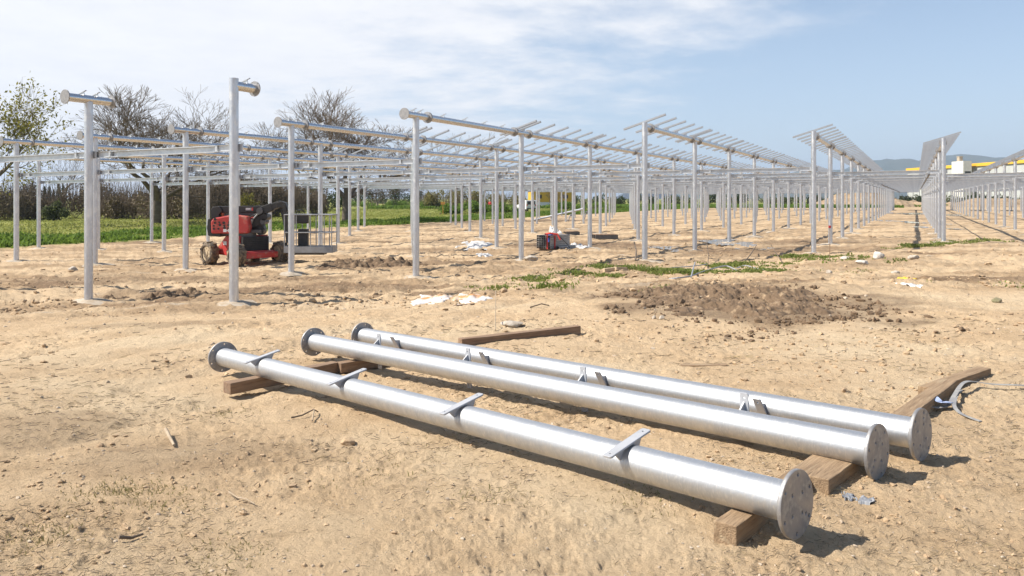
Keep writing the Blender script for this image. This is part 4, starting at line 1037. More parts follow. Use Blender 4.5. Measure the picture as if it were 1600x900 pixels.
# ------------------------------------------------------------------ things lying about on the site
def at(px_, py, dz=0.0): p = G(px_, py); return Vector((p.x, p.y, gzd(p.x, p.y) + dz))
def build_bundle():
    p = at(849, 391.5); root = empty('profile_bundle', p, rad(-40), 'strapped stack of dark steel profiles on a pallet with red and blue straps', 'steel bundle')
    K = p.y / F; w = 27 * K; L = 1.35
    b = MB(); nx, nz = 6, 6; cw, chh = w / nx, (21 * K) / nz
    for i in range(nx):
        for j in range(nz):
            y = L / 2; x = -w / 2 + cw * (i + .5); z = .10 + chh * (j + .5)
            b.box((x - cw * .44, y, z), (.008, L, chh * .86)); b.box((x, y, z + chh * .42), (cw * .84, L, .008)); b.box((x + cw * .44, y, z), (.008, L, chh * .86))
    b.build('profiles', M['zinc_dull'], root)
    pl = MB()
    for y in (.2, L / 2, L - .2): pl.box((0, y, .05), (w * 1.05, .1, .09))
    for x in (-w * .42, 0, w * .42): pl.box((x, L / 2, .005), (.1, L, .02))
    pl.build('pallet', M['timber_red'], root)
    top = .10 + 21 * K
    s = MB(); s.box((w * .30, -.012, .1 + 10.5 * K), (.06, .012, 21 * K + .02)); s.box((w * .18, L * .22, top + .012), (.5, .06, .014)); s.box((w * .5 + .012, .30, .1 + 10.5 * K), (.012, .07, 21 * K))
    s.path([Vector((-.1, .25, top + .03)), Vector((.25, .15, top + .08)), Vector((.5, .3, top + .03)), Vector((.62, .32, top - .18))], .035, 8); s.build('strap', M['redstrap'], root)
    s = MB(); s.box((w * .40, -.016, .1 + 14 * K), (.07, .02, .16)); s.box((w * .42, .1, top + .02), (.12, .16, .03)); s.build('buckle', M['bluestrap'], root)
    c = MB(); c.path([Vector((w * .5, .5, top)), Vector((w * .5 + .25, .7, .35)), Vector((w * .5 + .35, .85, .12))], .012, 6); c.build('tie', M['black'], root)
    # pipes beside it
    for i, (dx, dz, lb) in enumerate(((0.0, .055, 'thin steel pipe on the ground against the strapped stack'), (.10, .055, 'outer thin steel pipe beside the strapped stack'), (.06, .15, 'thin steel pipe lying on top of two others by the stack'))):
        m = MB(); d = Vector((math.sin(rad(-35)) * -1, math.cos(rad(-35)), 0)) * 1.35; o = p + Vector((.52 + dx, -.08 - dx * .5, dz))
        m.tube(o, o + d, .055, n=16, caps=False); m.tube(o + d, o, .048, n=16, caps=False); tag(m.build('thin_pipe', M['zinc_dull']), lb, 'pipe', 'thin pipes beside the stack')
build_bundle()
def crumple(name, pts, mat_, label, cat, seed, h=.12, n=34):
    """crumpled plastic sheet over picture outline box (x0,y0,x1,y1)"""
    x0, y0, x1, y1 = pts; a = G(x0, y1); b = G(x1, y1); c = G((x0 + x1) / 2, y0)
    cx, cy = (a.x + b.x) / 2, (a.y + c.y) / 2; sx, sy = abs(b.x - a.x) / 2, abs(c.y - a.y) / 2
    def fn(gx, gy, x, y):
        r = np.hypot(gx, gy) + fbm(gx * 2.2, gy * 2.2, seed, 3) * .9
        rid = np.abs(fbm(x * 4, y * 4, seed + 3, 3)) * 2
        return gzdA(x, y) + np.where(r < .85, .012 + h * rid * sstep(.9, .3, r), -.08)
    o = heap_mesh(name, cx, cy, sx, sy, fn, mat_, n); return tag(o, label, cat, 'plastic sheets left on the ground')
crumple('plastic_sheet', (706, 377, 776, 391), M['plastic'], 'crumpled white plastic sheet between the posts, left of the strapped stack', 'plastic sheet', 3, .09)
crumple('plastic_sheet', (740, 396, 768, 403), M['plastic'], 'small scrap of white plastic in front of the larger white sheet', 'plastic sheet', 5, .05)
crumple('plastic_sheet', (622, 460, 700, 478), M['plastic_o'], 'left half of the torn white and orange plastic on bare soil', 'plastic sheet', 8, .035)
crumple('plastic_sheet', (690, 459, 772, 476), M['plastic_o'], 'right half of the torn white and orange plastic on bare soil', 'plastic sheet', 9, .05)
crumple('plastic_sheet', (862, 358, 880, 366), M['plastic'], 'white plastic wrap behind the strapped stack', 'plastic sheet', 10, .3)
crumple('plastic_sheet', (893, 384, 925, 390), M['plastic'], 'white plastic wrap spread to the right of the strapped stack', 'plastic sheet', 11, .12)

def pallet(px_, py, w, lab, rz=.1):
    p = at(px_, py); root = empty('wood_pallet', p, rz, lab, 'pallet', 'dark pallets behind the strapped stack')
    b = MB()
    for i in range(6): b.box((-w / 2 + w * (i + .5) / 6, 0, .215), (w / 6 * .8, 1.0, .03))
    b.build('deck_boards', M['timber_red'], root)
    b = MB()
    for y in (-.45, 0, .45):
        b.box((0, y, .155), (w, .09, .09)); b.box((0, y, .06), (w, .09, .10))
    b.build('bearers', M['dkgrey'], root)
pallet(945, 374.5, 1.15, 'dark low pallet right of the post behind the strapped stack')
pallet(893, 366.5, .8, 'dark low pallet farther back, above the strapped stack')

def rock(px_, py, w, h, label, seed, m='stone', cat='rock', group='loose rocks and stones', sq=.8):
    p = at(px_, py); K = p.y / F
    bm = bmesh.new(); bmesh.ops.create_icosphere(bm, subdivisions=4, radius=1); rg_ = np.random.default_rng(seed)
    V = np.array([v.co for v in bm.verts]); nn = fbm(V[:, 0] * 1.3 + V[:, 2] * .9 + seed, V[:, 1] * 1.3 - V[:, 2] * .7, seed, 4) * .75
    # a few flat faces
    for _ in range(7):
        d = rg_.normal(size=3); d /= np.linalg.norm(d); t = V @ d; V = V - np.outer(np.maximum(t - .72, 0) * .85, d)
    V = V * (1 + nn * .35)[:, None]
    for v, c in zip(bm.verts, V): v.co = (c[0] * w * K / 2, c[1] * w * K / 2 * sq, c[2] * h * K * .62 + h * K * .35)
    me = bpy.data.meshes.new('rock'); bm.to_mesh(me); bm.free(); me.materials.append(M[m])
    me.polygons.foreach_set('use_smooth', [False] * len(me.polygons))
    o = inst('rock', me, None, p); return tag(o, label, cat, group)
M['rock_white'] = mat('white_rock', (.66, .62, .56), .9, 0, (.50, .44, .37), 6, .5, 30)
rock(1372, 406, 19, 13, 'biggest white rock on the grass strip right of the lane row', 1, 'rock_white')
rock(1320, 404, 16, 6, 'flat white stone in the grass left of the biggest white rock', 2, 'rock_white')
rock(1348, 412, 22, 6, 'flat pale stone in front of the biggest white rock', 3, 'rock_white')
rock(1428, 405, 18, 8, 'pale stone at the right end of the grass strip', 4)
rock(1295, 431, 10, 8, 'small rounded pale stone on bare soil below the grass strip', 5)
rock(1399, 429, 13, 6, 'pale stone on bare soil below the biggest white rock', 6)
rock(829, 409.5, 22, 8, 'low grey brown stone beside the foot of a post left of the stack', 7)
rock(543, 692, 24, 11, 'lone brown stone between the near and middle pipes', 8, 'clod')
M['mossy'] = mat('mossy_stone', (.20, .19, .10), .95, 0, (.30, .25, .16), 14, .6, 40)
rock(1557, 471, 15, 8, 'mossy brown stone on the bare soil at the far right', 9, 'mossy')
rock(114, 424, 14, 8, 'grey stone behind the front left post', 10)
rock(800, 511, 36, 9, 'pale flat boulder behind the end of the farthest pipe', 11)
rock(1372, 740, 7, 4, 'small pale pebble on the soil right of the near flange', 12)
rock(1362, 597.5, 8, 4, 'small stone on the soil behind the farthest pipe', 13)
rock(1034, 499, 9, 7, 'pale stone at the front edge of the dug soil', 14)
rock(1022, 498, 7, 6, 'small pale stone left of another at the edge of the dug soil', 15)

def offcut(a, b, hpx, label, m='wood_new', w=.09):
    A = at(*a); B = at(*b); K = A.y / F; h = hpx * K
    d = B - A; X = d.normalized(); Y = Vector((0, 0, 1)).cross(X).normalized(); Zv = X.cross(Y)
    mb = MB(); mb.box((d.length / 2, w / 2, h / 2), (d.length, w, h)); o = mb.build('wood_block', M[m], bevel=.004)
    mtx = Matrix((X, Y, Zv)).transposed().to_4x4(); mtx.translation = A - Vector((0, 0, .005)); o.matrix_world = mtx
    return tag(o, label, 'wood block', 'wood offcuts on the ground')
M['wood_new'] = mat('pale_sawn_wood', (.58, .46, .31), .8, 0, (.48, .35, .22), 6, stretch=(.6, 5, 5))
offcut((945, 426), (961, 424.5), 6, 'left pale wood block in the weeds before the post')
offcut((963, 424), (980, 421.5), 6.5, 'right pale wood block in the weeds before the post')
offcut((962, 417.5), (974, 416.5), 4.5, 'pinkish wood block behind two pale blocks in the weeds', 'timber_red')
offcut((1011, 433), (1029, 432.5), 5, 'wood block in the weeds right of the post', 'wood_new')
offcut((1065, 574), (1137, 574), 2.5, 'thin flat plank lying behind the farthest pipe', 'timber', .10)
offcut((182, 466), (205, 463), 3, 'flat grey board near the foot of the front left post', 'timber', .22)
offcut((155, 423), (188, 421.5), 2.5, 'flat grey board behind the front left post', 'timber', .25)
offcut((712, 478), (742, 473.5), 2, 'thin dark plank in front of the torn plastic', 'timber_red', .06)

def stick(pts, r, label, m='twig', name='stick', cat='stick', lift=.015):
    w = [at(x, y, lift + dz) for x, y, dz in pts]
    mb = MB()
    n = len(w)
    for i in range(n - 1): mb.tube(w[i], w[i + 1], r * (1 - .5 * i / n), r * (1 - .5 * (i + 1) / n), 7)
    return tag(mb.build(name, M[m]), label, cat, 'sticks and twigs on the ground')
M['stick_pale'] = mat('pale_dead_wood', (.46, .37, .26), .9, 0, (.33, .25, .17), 14)
stick([(259, 682, .03), (264, 690, .02), (272, 700, .0)], .014, 'short pale curved stick on the soil left of the near pipe', 'stick_pale')
stick([(186, 848, .01), (205, 843, .0), (224, 838.5, .0)], .009, 'dark stick on the soil at lower left')
stick([(358, 774, .0), (372, 782, .0), (384, 786, .005), (398, 790, .0)], .005, 'thin pale wavy twig below the near pipe', 'stick_pale')
stick([(455, 657, .0), (472, 655, .01), (490, 650, .03), (497, 648, 0)], .007, 'dark forked twig in front of the near pipe')
stick([(488, 662, .0), (491, 650, .03)], .006, 'short twig crossing a forked one in front of the near pipe', 'stick_pale')
stick([(1160, 412, 0), (1172, 405, .1), (1182, 396, .3)], .02, 'broken branch standing up from the grass strip')
stick([(993, 411, 0), (994, 404, .25), (991, 399, .45)], .03, 'dark stump of a branch beside the post in the weeds')
stick([(1105, 418, .0), (1107, 412, .2), (1104, 402, .55)], .014, 'upright twig in the grass strip left of the grey tubes')
stick([(1225, 412, .0), (1215, 405, .1), (1205, 400, .3)], .014, 'thin branch leaning in the grass strip')
stick([(828, 482, 0), (846, 481, .05), (858, 479, 0)], .012, 'thin twig on bare soil left of the dug soil')
stick([(774, 519, 0), (774, 510, .2), (774.5, 502, .42)], .008, 'short wooden peg standing behind the middle pipe', 'stick_pale')

def ribbon(pts, w, m, label, name, cat, group=None, t=.004):
    P3 = [at(x, y, .012 + dz) for x, y, dz in pts]
    # resample
    Q = []
    for i in range(len(P3) - 1):
        for s in range(6):
            u = s / 6; p0 = P3[max(i - 1, 0)]; p1 = P3[i]; p2 = P3[i + 1]; p3 = P3[min(i + 2, len(P3) - 1)]
            Q.append(.5 * ((2 * p1) + (p2 - p0) * u + (2 * p0 - 5 * p1 + 4 * p2 - p3) * u * u + (3 * p1 - p0 - 3 * p2 + p3) * u ** 3))
    Q.append(P3[-1]); mb = MB(); vs = []
    for i, q_ in enumerate(Q):
        d = (Q[min(i + 1, len(Q) - 1)] - Q[max(i - 1, 0)]).normalized(); s = Vector((-d.y, d.x, .06 * math.sin(i * .5))).normalized() * w / 2
        n = d.cross(s).normalized() * t
        vs += [q_ - s, q_ + s, q_ + s + n, q_ - s + n]
    fs = [(0, 1, 2, 3), tuple(4 * (len(Q) - 1) + j for j in (3, 2, 1, 0))]
    for i in range(len(Q) - 1):
        for j in range(4): fs.append((4 * i + j, 4 * i + (j + 1) % 4, 4 * i + 4 + (j + 1) % 4, 4 * i + 4 + j))
    mb.add(vs, fs); return tag(mb.build(name, M[m]), label, cat, group)
ribbon([(1640, 610.5, .01), (1590, 610, .02), (1550, 608.5, .03), (1520, 608.5, .05), (1508, 613, .06), (1500, 619, .05), (1490, 632, .02), (1482, 640, .01), (1466, 643, .01), (1453, 644, .02), (1438, 650, .03)], .032, 'strap', 'grey webbing strap running off to the right edge', 'webbing_strap', 'strap')
ribbon([(1502, 616, .02), (1494, 630, .03), (1491, 643, .02), (1500, 650, 0), (1516, 655, 0), (1532, 660, 0)], .028, 'strap', 'loose dark end of a strap curled on the soil beside the far timber', 'webbing_strap', 'strap')
ribbon([(1484, 639, .03), (1470, 643, .05), (1460, 638, .06)], .05, 'strap_blue', 'pale blue twisted strap piece against the far timber', 'webbing_strap', 'strap')
M['film'] = mat('grey_film', (.16, .17, .19), .5, 0, (.30, .31, .33), 20)
crumple('plastic_scrap', (1321, 776, 1342, 785), M['film'], 'torn dark grey plastic scrap on the soil right of the near flange', 'plastic scrap', 21, .010, 24)
crumple('plastic_scrap', (1345, 782, 1372, 792), M['film'], 'second torn dark grey plastic scrap, farther right of the near flange', 'plastic scrap', 22, .012, 24)
crumple('plastic_scrap', (1418, 436, 1436, 440), M['yellow'], 'bright yellow plastic scrap on bare soil right of the dug soil', 'plastic scrap', 23, .03, 24)
crumple('plastic_scrap', (1434, 442, 1452, 450), M['plastic'], 'pale grey plastic scrap beside the yellow one', 'plastic scrap', 24, .05, 24)
M['tube_grey'] = mat('grey_plastic_tube', (.27, .28, .30), .45, 0, (.30, .31, .33), 6)
def cable(pts, r, label):
    P3 = [at(x, y, r + dz) for x, y, dz in pts]; mb = MB(); Q = []
    for i in range(len(P3) - 1):
        for s in range(5):
            u = s / 5; p0 = P3[max(i - 1, 0)]; p1 = P3[i]; p2 = P3[i + 1]; p3 = P3[min(i + 2, len(P3) - 1)]
            Q.append(.5 * ((2 * p1) + (p2 - p0) * u + (2 * p0 - 5 * p1 + 4 * p2 - p3) * u * u + (3 * p1 - p0 - 3 * p2 + p3) * u ** 3))
    Q.append(P3[-1]); mb.path(Q, r, 8); return tag(mb.build('plastic_hose', M['tube_grey']), label, 'hose', 'grey hoses in the grass strip')
cable([(1046, 436, 0), (1062, 436, .0), (1080, 433, .03), (1100, 428, .05), (1120, 424, .08), (1136, 421, .08), (1152, 424, .03)], .019, 'grey plastic hose lying in the left of the grass strip')
cable([(1150, 420, .03), (1164, 418, .08), (1180, 421, .05), (1196, 424, .02), (1210, 427, 0)], .019, 'grey plastic hose arching in the right of the grass strip')
cable([(1048, 420, 0), (1062, 419, .05), (1085, 418, .05), (1105, 416, .03)], .015, 'thin grey hose at the back of the grass strip')
cable([(1080, 436, .02), (1083, 430, .15), (1086, 423, .22)], .018, 'short end of grey hose sticking up from the grass')

# survey stake with a red top
p = at(1296.5, 405); st = empty('survey_stake', p, 0, 'thin rusty survey stake with a red tip before the lane posts', 'stake')
m_ = MB(); m_.tube((0, 0, -.1), (0, 0, .98), .011, n=8); m_.build('rod', M['timber_red'], st)
m_ = MB(); m_.box((0, 0, 1.0), (.07, .03, .075)); m_.build('red_cap', M['redstrap'], st, bevel=.008)

# orange sign board in the field
D = 108; x = (692 - 800) / F * D; sg = empty('field_sign', (x, D, gz(x, D)), 0, 'small orange board on a wooden post in the green field', 'sign')
m_ = MB(); m_.box((0, 0, .75), (.09, .06, 1.5)); m_.build('post', M['orange'], sg)
m_ = MB(); m_.box((0, -.05, 1.62), (.56, .04, .36)); m_.build('board', M['orange'], sg)

# white van
def build_van():
    D = 128; x = (830 - 800) / F * D; root = empty('parked_van', (x, D, gz(x, D) + .1), rad(22), 'white van parked in the green field behind the rows', 'van')
    w, L = 1.75, 4.3
    b = MB(); b.prism([(0, .35), (L, .35), (L, .95), (L - 1.0, 1.12), (L - 1.6, 1.72), (L - 1.9, 1.82), (.12, 1.82), (0, 1.5)], (0, 1, 0), (0, 0, 1), (1, 0, 0), w); b.build('body', M['white'], root, bevel=.05)
    g = MB(); g.box((0, .02, 1.38), (1.35, .06, .56)); g.build('rear_window', M['glass'], root)
    for s in (-1, 1):
        g = MB(); g.box((s * w / 2, L - 2.2, 1.40), (.03, .9, .42)); g.build('side_window', M['glass'], root)
        g = MB(); g.box((s * .74, -.02, 1.0), (.14, .05, .30)); g.build('tail_lamp', M['redstrap'], root)
        for yy in (.8, L - .85):
            g = MB(); g.tube((s * (w / 2 - .2), yy, .32), (s * w / 2, yy, .32), .32, n=20); g.build('wheel', M['black'], root)
    g = MB(); g.box((0, -.05, .48), (1.7, .14, .2)); g.build('bumper', M['dkgrey'], root)
    g = MB(); g.box((0, -.015, .86), (.52, .03, .11)); g.build('number_plate', M['plastic'], root)
build_van()

# person in a red jacket, standing in the weeds
def skin(name, joints, edges, mats, parent, lvl=2):
    me = bpy.data.meshes.new(name); me.from_pydata([j[:3] for j in joints], edges, []); o = bpy.data.objects.new(name, me); link(o, parent)
    o.modifiers.new('skin', 'SKIN'); lay = me.skin_vertices[0].data
    for i, j in enumerate(joints): lay[i].radius = (j[3], j[4] if len(j) > 4 else j[3]); lay[i].use_root = (i == 0)
    s = o.modifiers.new('sub', 'SUBSURF'); s.levels = lvl; s.render_levels = lvl
    dg = bpy.context.evaluated_depsgraph_get(); nm = bpy.data.meshes.new_from_object(o.evaluated_get(dg)); o.modifiers.clear(); o.data = nm; nm.name = name
    nm.materials.clear(); nm.materials.append(mats); nm.polygons.foreach_set('use_smooth', [True] * len(nm.polygons))
    return o
def build_person():
    D = 126; x = (765.5 - 800) / F * D; root = empty('person', (x, D, gz(x, D) + .25), rad(-35), 'person in a red jacket and pale cap standing in the green weeds', 'person')
    J = [(0, 0, .95, .14, .10), (0, 0, 1.15, .14, .10), (0, -.02, 1.38, .17, .10), (0, -.02, 1.50, .06), (0, -.04, 1.60, .055), (0, -.05, 1.66, .10, .11), (0, -.05, 1.76, .085, .10),
         (-.19, -.02, 1.42, .06), (-.26, -.04, 1.15, .045), (-.20, -.22, .98, .036), (.19, -.02, 1.42, .06), (.27, -.02, 1.14, .045), (.25, -.16, .92, .036),
         (-.10, 0, .88, .09), (-.12, -.02, .48, .065), (-.12, .02, .08, .05), (-.12, -.14, .04, .04), (.10, 0, .88, .09), (.13, .0, .48, .065), (.14, .04, .08, .05), (.15, -.12, .04, .04)]
    E = [(0, 1), (1, 2), (2, 3), (3, 4), (4, 5), (5, 6), (2, 7), (7, 8), (8, 9), (2, 10), (10, 11), (11, 12), (0, 13), (13, 14), (14, 15), (15, 16), (0, 17), (17, 18), (18, 19), (19, 20)]
    skin('body', J, E, M['skin'], root)
    JJ = [(0, 0, .92, .17, .13), (0, 0, 1.15, .165, .13), (0, -.02, 1.40, .185, .125), (0, -.02, 1.49, .08), (-.20, -.02, 1.42, .078), (-.265, -.04, 1.15, .062), (-.21, -.19, 1.01, .052), (.20, -.02, 1.42, .078), (.275, -.02, 1.14, .062), (.255, -.13, .97, .052)]
    skin('jacket', JJ, [(0, 1), (1, 2), (2, 3), (2, 4), (4, 5), (5, 6), (2, 7), (7, 8), (8, 9)], M['jacket'], root)
    JT = [(0, 0, .93, .15, .12), (-.10, 0, .84, .105), (-.12, -.02, .48, .082), (-.12, .02, .12, .07), (.10, 0, .84, .105), (.13, 0, .48, .082), (.14, .04, .12, .07)]
    skin('trousers', JT, [(0, 1), (1, 2), (2, 3), (0, 4), (4, 5), (5, 6)], M['trouser'], root)
    c = MB()
    bm = bmesh.new(); bmesh.ops.create_uvsphere(bm, u_segments=16, v_segments=8, radius=.125); bmesh.ops.delete(bm, geom=[v for v in bm.verts if v.co.z < -.01], context='VERTS')
    me = bpy.data.meshes.new('cap'); bm.to_mesh(me); bm.free(); me.materials.append(M['cream']); o = inst('cap', me, root, (0, -.05, 1.71))
    sd = o.modifiers.new('thick', 'SOLIDIFY'); sd.thickness = .012
build_person()

# far trestles carrying a white tube with a flange
def build_trestle(px_, py, h, label):
    p = at(px_, py); root = empty('trestle', p, rad(-20), label, 'trestle', 'blue trestles under a far tube')
    for y in (-.35, .35):
        b = MB(); b.tube((-.4, y, 0), (0, y * .2, h), .035, n=8); b.build('leg', M['tube_grey'], root)
        b = MB(); b.tube((.4, y, 0), (0, y * .2, h), .035, n=8); b.build('leg', M['tube_grey'], root)
    b = MB(); b.box((0, 0, h), (.14, .5, .06)); b.build('saddle', M['tube_grey'], root)
    return p
pA = build_trestle(892, 346.5, .75, 'blue grey trestle near the raised end of the far white tube')
pB = build_trestle(917, 345, .95, 'blue grey trestle under the flanged right end of the far white tube')
a = G(835, 345.5); a.z += .12; d_ = pB + Vector((-.4, 0, 1.2)) - a
root = empty('steel_pipe', a, 0, 'far white tube propped on trestles between the posts, flange raised', 'pipe')
m_ = MB(); m_.tube((0, 0, 0), d_, TR * 1.1, n=16); m_.build('tube', M['zinc_flat'], root)
m_ = MB(); m_.tube(d_, d_ + d_.normalized() * .03, .22, n=24); m_.build('flange', M['plastic'], root)

# ------------------------------------------------------------------ dug soil in the right middle ground
def dug_fn(gx, gy, x, y):
    r = np.hypot(gx, gy) + fbm(x * .9, y * .9, 21, 3) * .55
    body = sstep(1.0, .55, r)
    lump = np.abs(fbm(x * 2.6, y * 2.6, 22, 4, .6)) * .10 + fbm(x * 7, y * 7, 23, 4, .66) * .11 + np.maximum(vnoise(x * 5.3, y * 5.3, 29) - .15, 0) * .12
    bank = .16 * np.exp(-((gy + .55) / .22) ** 2) * sstep(1, .6, np.abs(gx)) + .20 * np.exp(-(((gx - .42) / .3) ** 2 + ((gy - .05) / .25) ** 2)) + .12 * np.exp(-(((gx + .1) / .5) ** 2 + ((gy - .35) / .3) ** 2))
    pit = -.34 * np.exp(-(((gx - .20) / .10) ** 2 + ((gy + .12) / .16) ** 2))
    return gzdA(x, y) - .06 * (1 - body) + body * (.015 + bank * .42 + lump * .62 + pit) - .10 * sstep(.98, 1.15, np.maximum(np.abs(gx), np.abs(gy)) + .12)
ctr = G(1165, 478); ext = (G(1345, 478).x - G(985, 478).x) / 2
y_near, y_far = G(1165, 510).y, G(1165, 441).y
o = heap_mesh('dug_soil', ctr.x, (y_near + y_far) / 2, ext, (y_far - y_near) / 2, dug_fn, M['heap_near'], 260)
tag(o, 'rough patch of freshly dug brown soil with a dark pit', 'dirt heap')
o = heap_mesh('dug_soil', G(568, 416).x, G(568, 416).y, 2.6, 1.2, lambda gx, gy, x, y: gzdA(x, y) - .05 + sstep(1., .4, np.hypot(gx, gy) + fbm(x * 1.4, y * 1.4, 4, 3) * .5) * (.05 + np.abs(fbm(x * 3, y * 3, 6, 4, .6)) * .32), M['heap_near'], 110)
tag(o, 'low brown dug soil in front of the lift basket', 'dirt heap')
o = heap_mesh('dug_soil', G(275, 462).x, G(275, 462).y, 1.7, .8, lambda gx, gy, x, y: gzdA(x, y) - .05 + sstep(1., .4, np.hypot(gx, gy) + fbm(x * 1.4, y * 1.4, 5, 3) * .5) * (.03 + np.abs(fbm(x * 3, y * 3, 7, 4, .6)) * .30), M['heap_near'], 110)
tag(o, 'low brown dug soil between the two front left posts', 'dirt heap')

# ------------------------------------------------------------------ puddles
M['water'] = mat('muddy_water', (.30, .245, .175), .04, 0, spec=.6)
def puddle(px0, py0, px1, py1, seed, label):
    a = G(px0, py1); b = G(px1, py1); c = G((px0 + px1) / 2, py0); cx, cy = (a.x + b.x) / 2, (a.y + c.y) / 2; sx, sy = abs(b.x - a.x) / 2, abs(c.y - a.y) / 2
    n = 60; gx, gy = np.meshgrid(np.linspace(-1, 1, n), np.linspace(-1, 1, n)); x = cx + gx.ravel() * sx; y = cy + gy.ravel() * sy
    r = np.hypot(gx, gy).ravel() + fbm(x * .7, y * 1.1, seed, 3) * 1.1
    zl = np.percentile(gzdA(x, y)[r < .85], 50) if (r < .85).any() else gzdA(np.array([cx]), np.array([cy]))[0]
    V = np.stack([x - cx, y - cy, np.full(len(x), 0.0)], 1)
    i = (np.arange(n - 1)[:, None] * n + np.arange(n - 1)[None, :]).ravel(); Fq = np.stack([i, i + 1, i + n + 1, i + n], -1)
    keep = (r[Fq] < .85).all(1); Fq = Fq[keep]
    used = np.unique(Fq); mp = -np.ones(len(V), int); mp[used] = np.arange(len(used))
    o = bpy.data.objects.new('puddle', tri_mesh('puddle', V[used], mp[Fq], M['water'])); o.location = (cx, cy, zl + .012); link(o)
    return tag(o, label, 'puddle', kind='structure')
puddle(1160, 373, 1270, 392, 3, 'shallow muddy puddle between two rows of posts')
puddle(1035, 384, 1095, 395, 4, 'small muddy puddle beside a post')
puddle(1478, 341, 1545, 352, 5, 'puddle among the right rows')
puddle(1475, 330, 1600, 338, 6, 'far puddle among the right rows')
puddle(1478, 354, 1520, 359, 7, 'narrow puddle right of the lane post')

# ------------------------------------------------------------------ near weeds, straw, clods, pebbles
rg = np.random.default_rng(9)
def weed_patch(name, segs, n, h0, h1, label, seed, blades=8, width=.030, m='weed_near', spread=.34):
    rg_ = np.random.default_rng(seed); P_ = []
    for (x0, y0, x1, y1, wt) in segs:
        k = int(n * wt); t = rg_.random(k); A = G(x0, y0); B = G(x1, y1)
        px_ = A.x + (B.x - A.x) * t + rg_.normal(size=k) * spread * .8; py_ = A.y + (B.y - A.y) * t + rg_.normal(size=k) * spread
        P_.append(np.stack([px_, py_], 1))
    P_ = np.concatenate(P_); dn = fbm(P_[:, 0] * 1.2, P_[:, 1] * 1.2, seed, 3); keep = rg_.random(len(P_)) < np.clip(.35 + dn * 2.2, .0, 1); P_ = P_[keep]; sc = np.clip(.75 + dn[keep] * 1.2, .3, 1.5)
    z = gzdA(P_[:, 0], P_[:, 1]) - .01
    return tufts(name, np.column_stack([P_, z]), h0, h1, blades, width, M[m], label, 'weeds', seed, .5, sc, .09)
weed_patch('weeds', [(905, 428, 960, 432, .3), (930, 418, 960, 416, .15), (985, 420, 1030, 424, 1.5), (1030, 424, 1100, 428, .9), (1100, 415, 1200, 414, .45), (1150, 425, 1210, 424, .6)], 620, .03, .11, 'green weeds round the post and hoses in the grass strip', 21)
weed_patch('weeds', [(1215, 411, 1300, 405, 1.0), (1240, 402, 1330, 402, 1.2), (1330, 408, 1420, 405, .6)], 480, .025, .10, 'green grass strip by the lane posts and white rocks', 22)
weed_patch('weeds', [(1395, 388, 1475, 381, 1.0), (1475, 381, 1560, 376, .8)], 480, .03, .11, 'narrow green grass strip right of the central lane', 23)
weed_patch('weeds', [(815, 441, 850, 436, .5), (860, 432, 880, 426, .4), (826, 452, 870, 446, .4), (750, 447, 790, 452, .4), (884, 425, 890, 420, .2)], 150, .025, .09, 'scattered green weeds on bare soil left of the grass strip', 24)
weed_patch('weeds', [(1500, 444, 1570, 440, .6), (1000, 447, 1050, 452, .6), (1320, 428, 1345, 424, .3)], 150, .02, .07, 'thin grass on bare soil at the right', 25, 6, .015)
weed_patch('weeds', [(128, 776, 170, 780, .7), (195, 778, 245, 768, .8), (320, 872, 350, 882, .9), (330, 652, 360, 648, .4), (268, 792, 285, 786, .3), (118, 792, 125, 798, .1), (20, 850, 60, 838, .4), (90, 830, 110, 822, .3), (560, 752, 575, 748, .25), (1260, 832, 1280, 838, .5), (1000, 776, 1010, 772, .2), (600, 718, 640, 722, .2), (690, 632, 720, 640, .3), (1360, 650, 1372, 646, .1), (460, 660, 470, 655, .15), (1210, 648, 1225, 652, .1), (230, 640, 300, 632, .3), (770, 782, 800, 778, .15), (985, 742, 1010, 752, .25)], 95, .008, .03, 'tiny sparse grass tufts in the foreground soil', 26, 7, .004, 'weed_dry', .09)

def screen_points(n, y0, y1, rg_, x0=-60, x1=1660):
    """points on the ground spread evenly over what is seen of it (more per square metre close by)"""
    yy = rg_.uniform(y0, y1, n); Z = 345.0 / (yy - HOR); xx = rg_.uniform(x0, x1, n)
    X = (xx - 800) * Z / U; Y = Z * F / U
    return X, Y
def scatter_lumps(name, n, y0, y1, smin, smax, m, label, cat, seed, mask=None, flat=.65):
    rg_ = np.random.default_rng(seed); X, Y = screen_points(n, y0, y1, rg_)
    if mask is not None:
        k = rg_.random(n) < mask(X, Y); X, Y = X[k], Y[k]
    n = len(X)
    bm = bmesh.new(); bmesh.ops.create_icosphere(bm, subdivisions=1, radius=1); B = np.array([v.co for v in bm.verts]); Fb = np.array([[v.index for v in f.verts] for f in bm.faces]); bm.free()
    s = smin * (smax / smin) ** (rg_.random(n) ** 2.6) * np.clip(Y / 6, .7, 2.2)
    nv = len(B); V = np.repeat(B[None], n, 0) * (1 + .38 * (rg_.random((n, nv, 1)) - .5) * 2)
    V = V * (rg_.uniform(.6, 1.35, (n, 1, 3)) * s[:, None, None]); V[:, :, 2] *= flat
    a = rg_.uniform(0, 6.283, n); c, sn = np.cos(a)[:, None], np.sin(a)[:, None]
    V = np.stack([V[:, :, 0] * c - V[:, :, 1] * sn, V[:, :, 0] * sn + V[:, :, 1] * c, V[:, :, 2]], 2)
    V[:, :, 0] += X[:, None]; V[:, :, 1] += Y[:, None]; V[:, :, 2] += (gzdA(X, Y) + s * flat * .35)[:, None]
    Fq = (Fb[None] + (np.arange(n) * nv)[:, None, None]).reshape(-1, 3)
    o = bpy.data.objects.new(name, tri_mesh(name, V.reshape(-1, 3), Fq, M[m])); link(o)
    return tag(o, label, cat, kind='stuff')
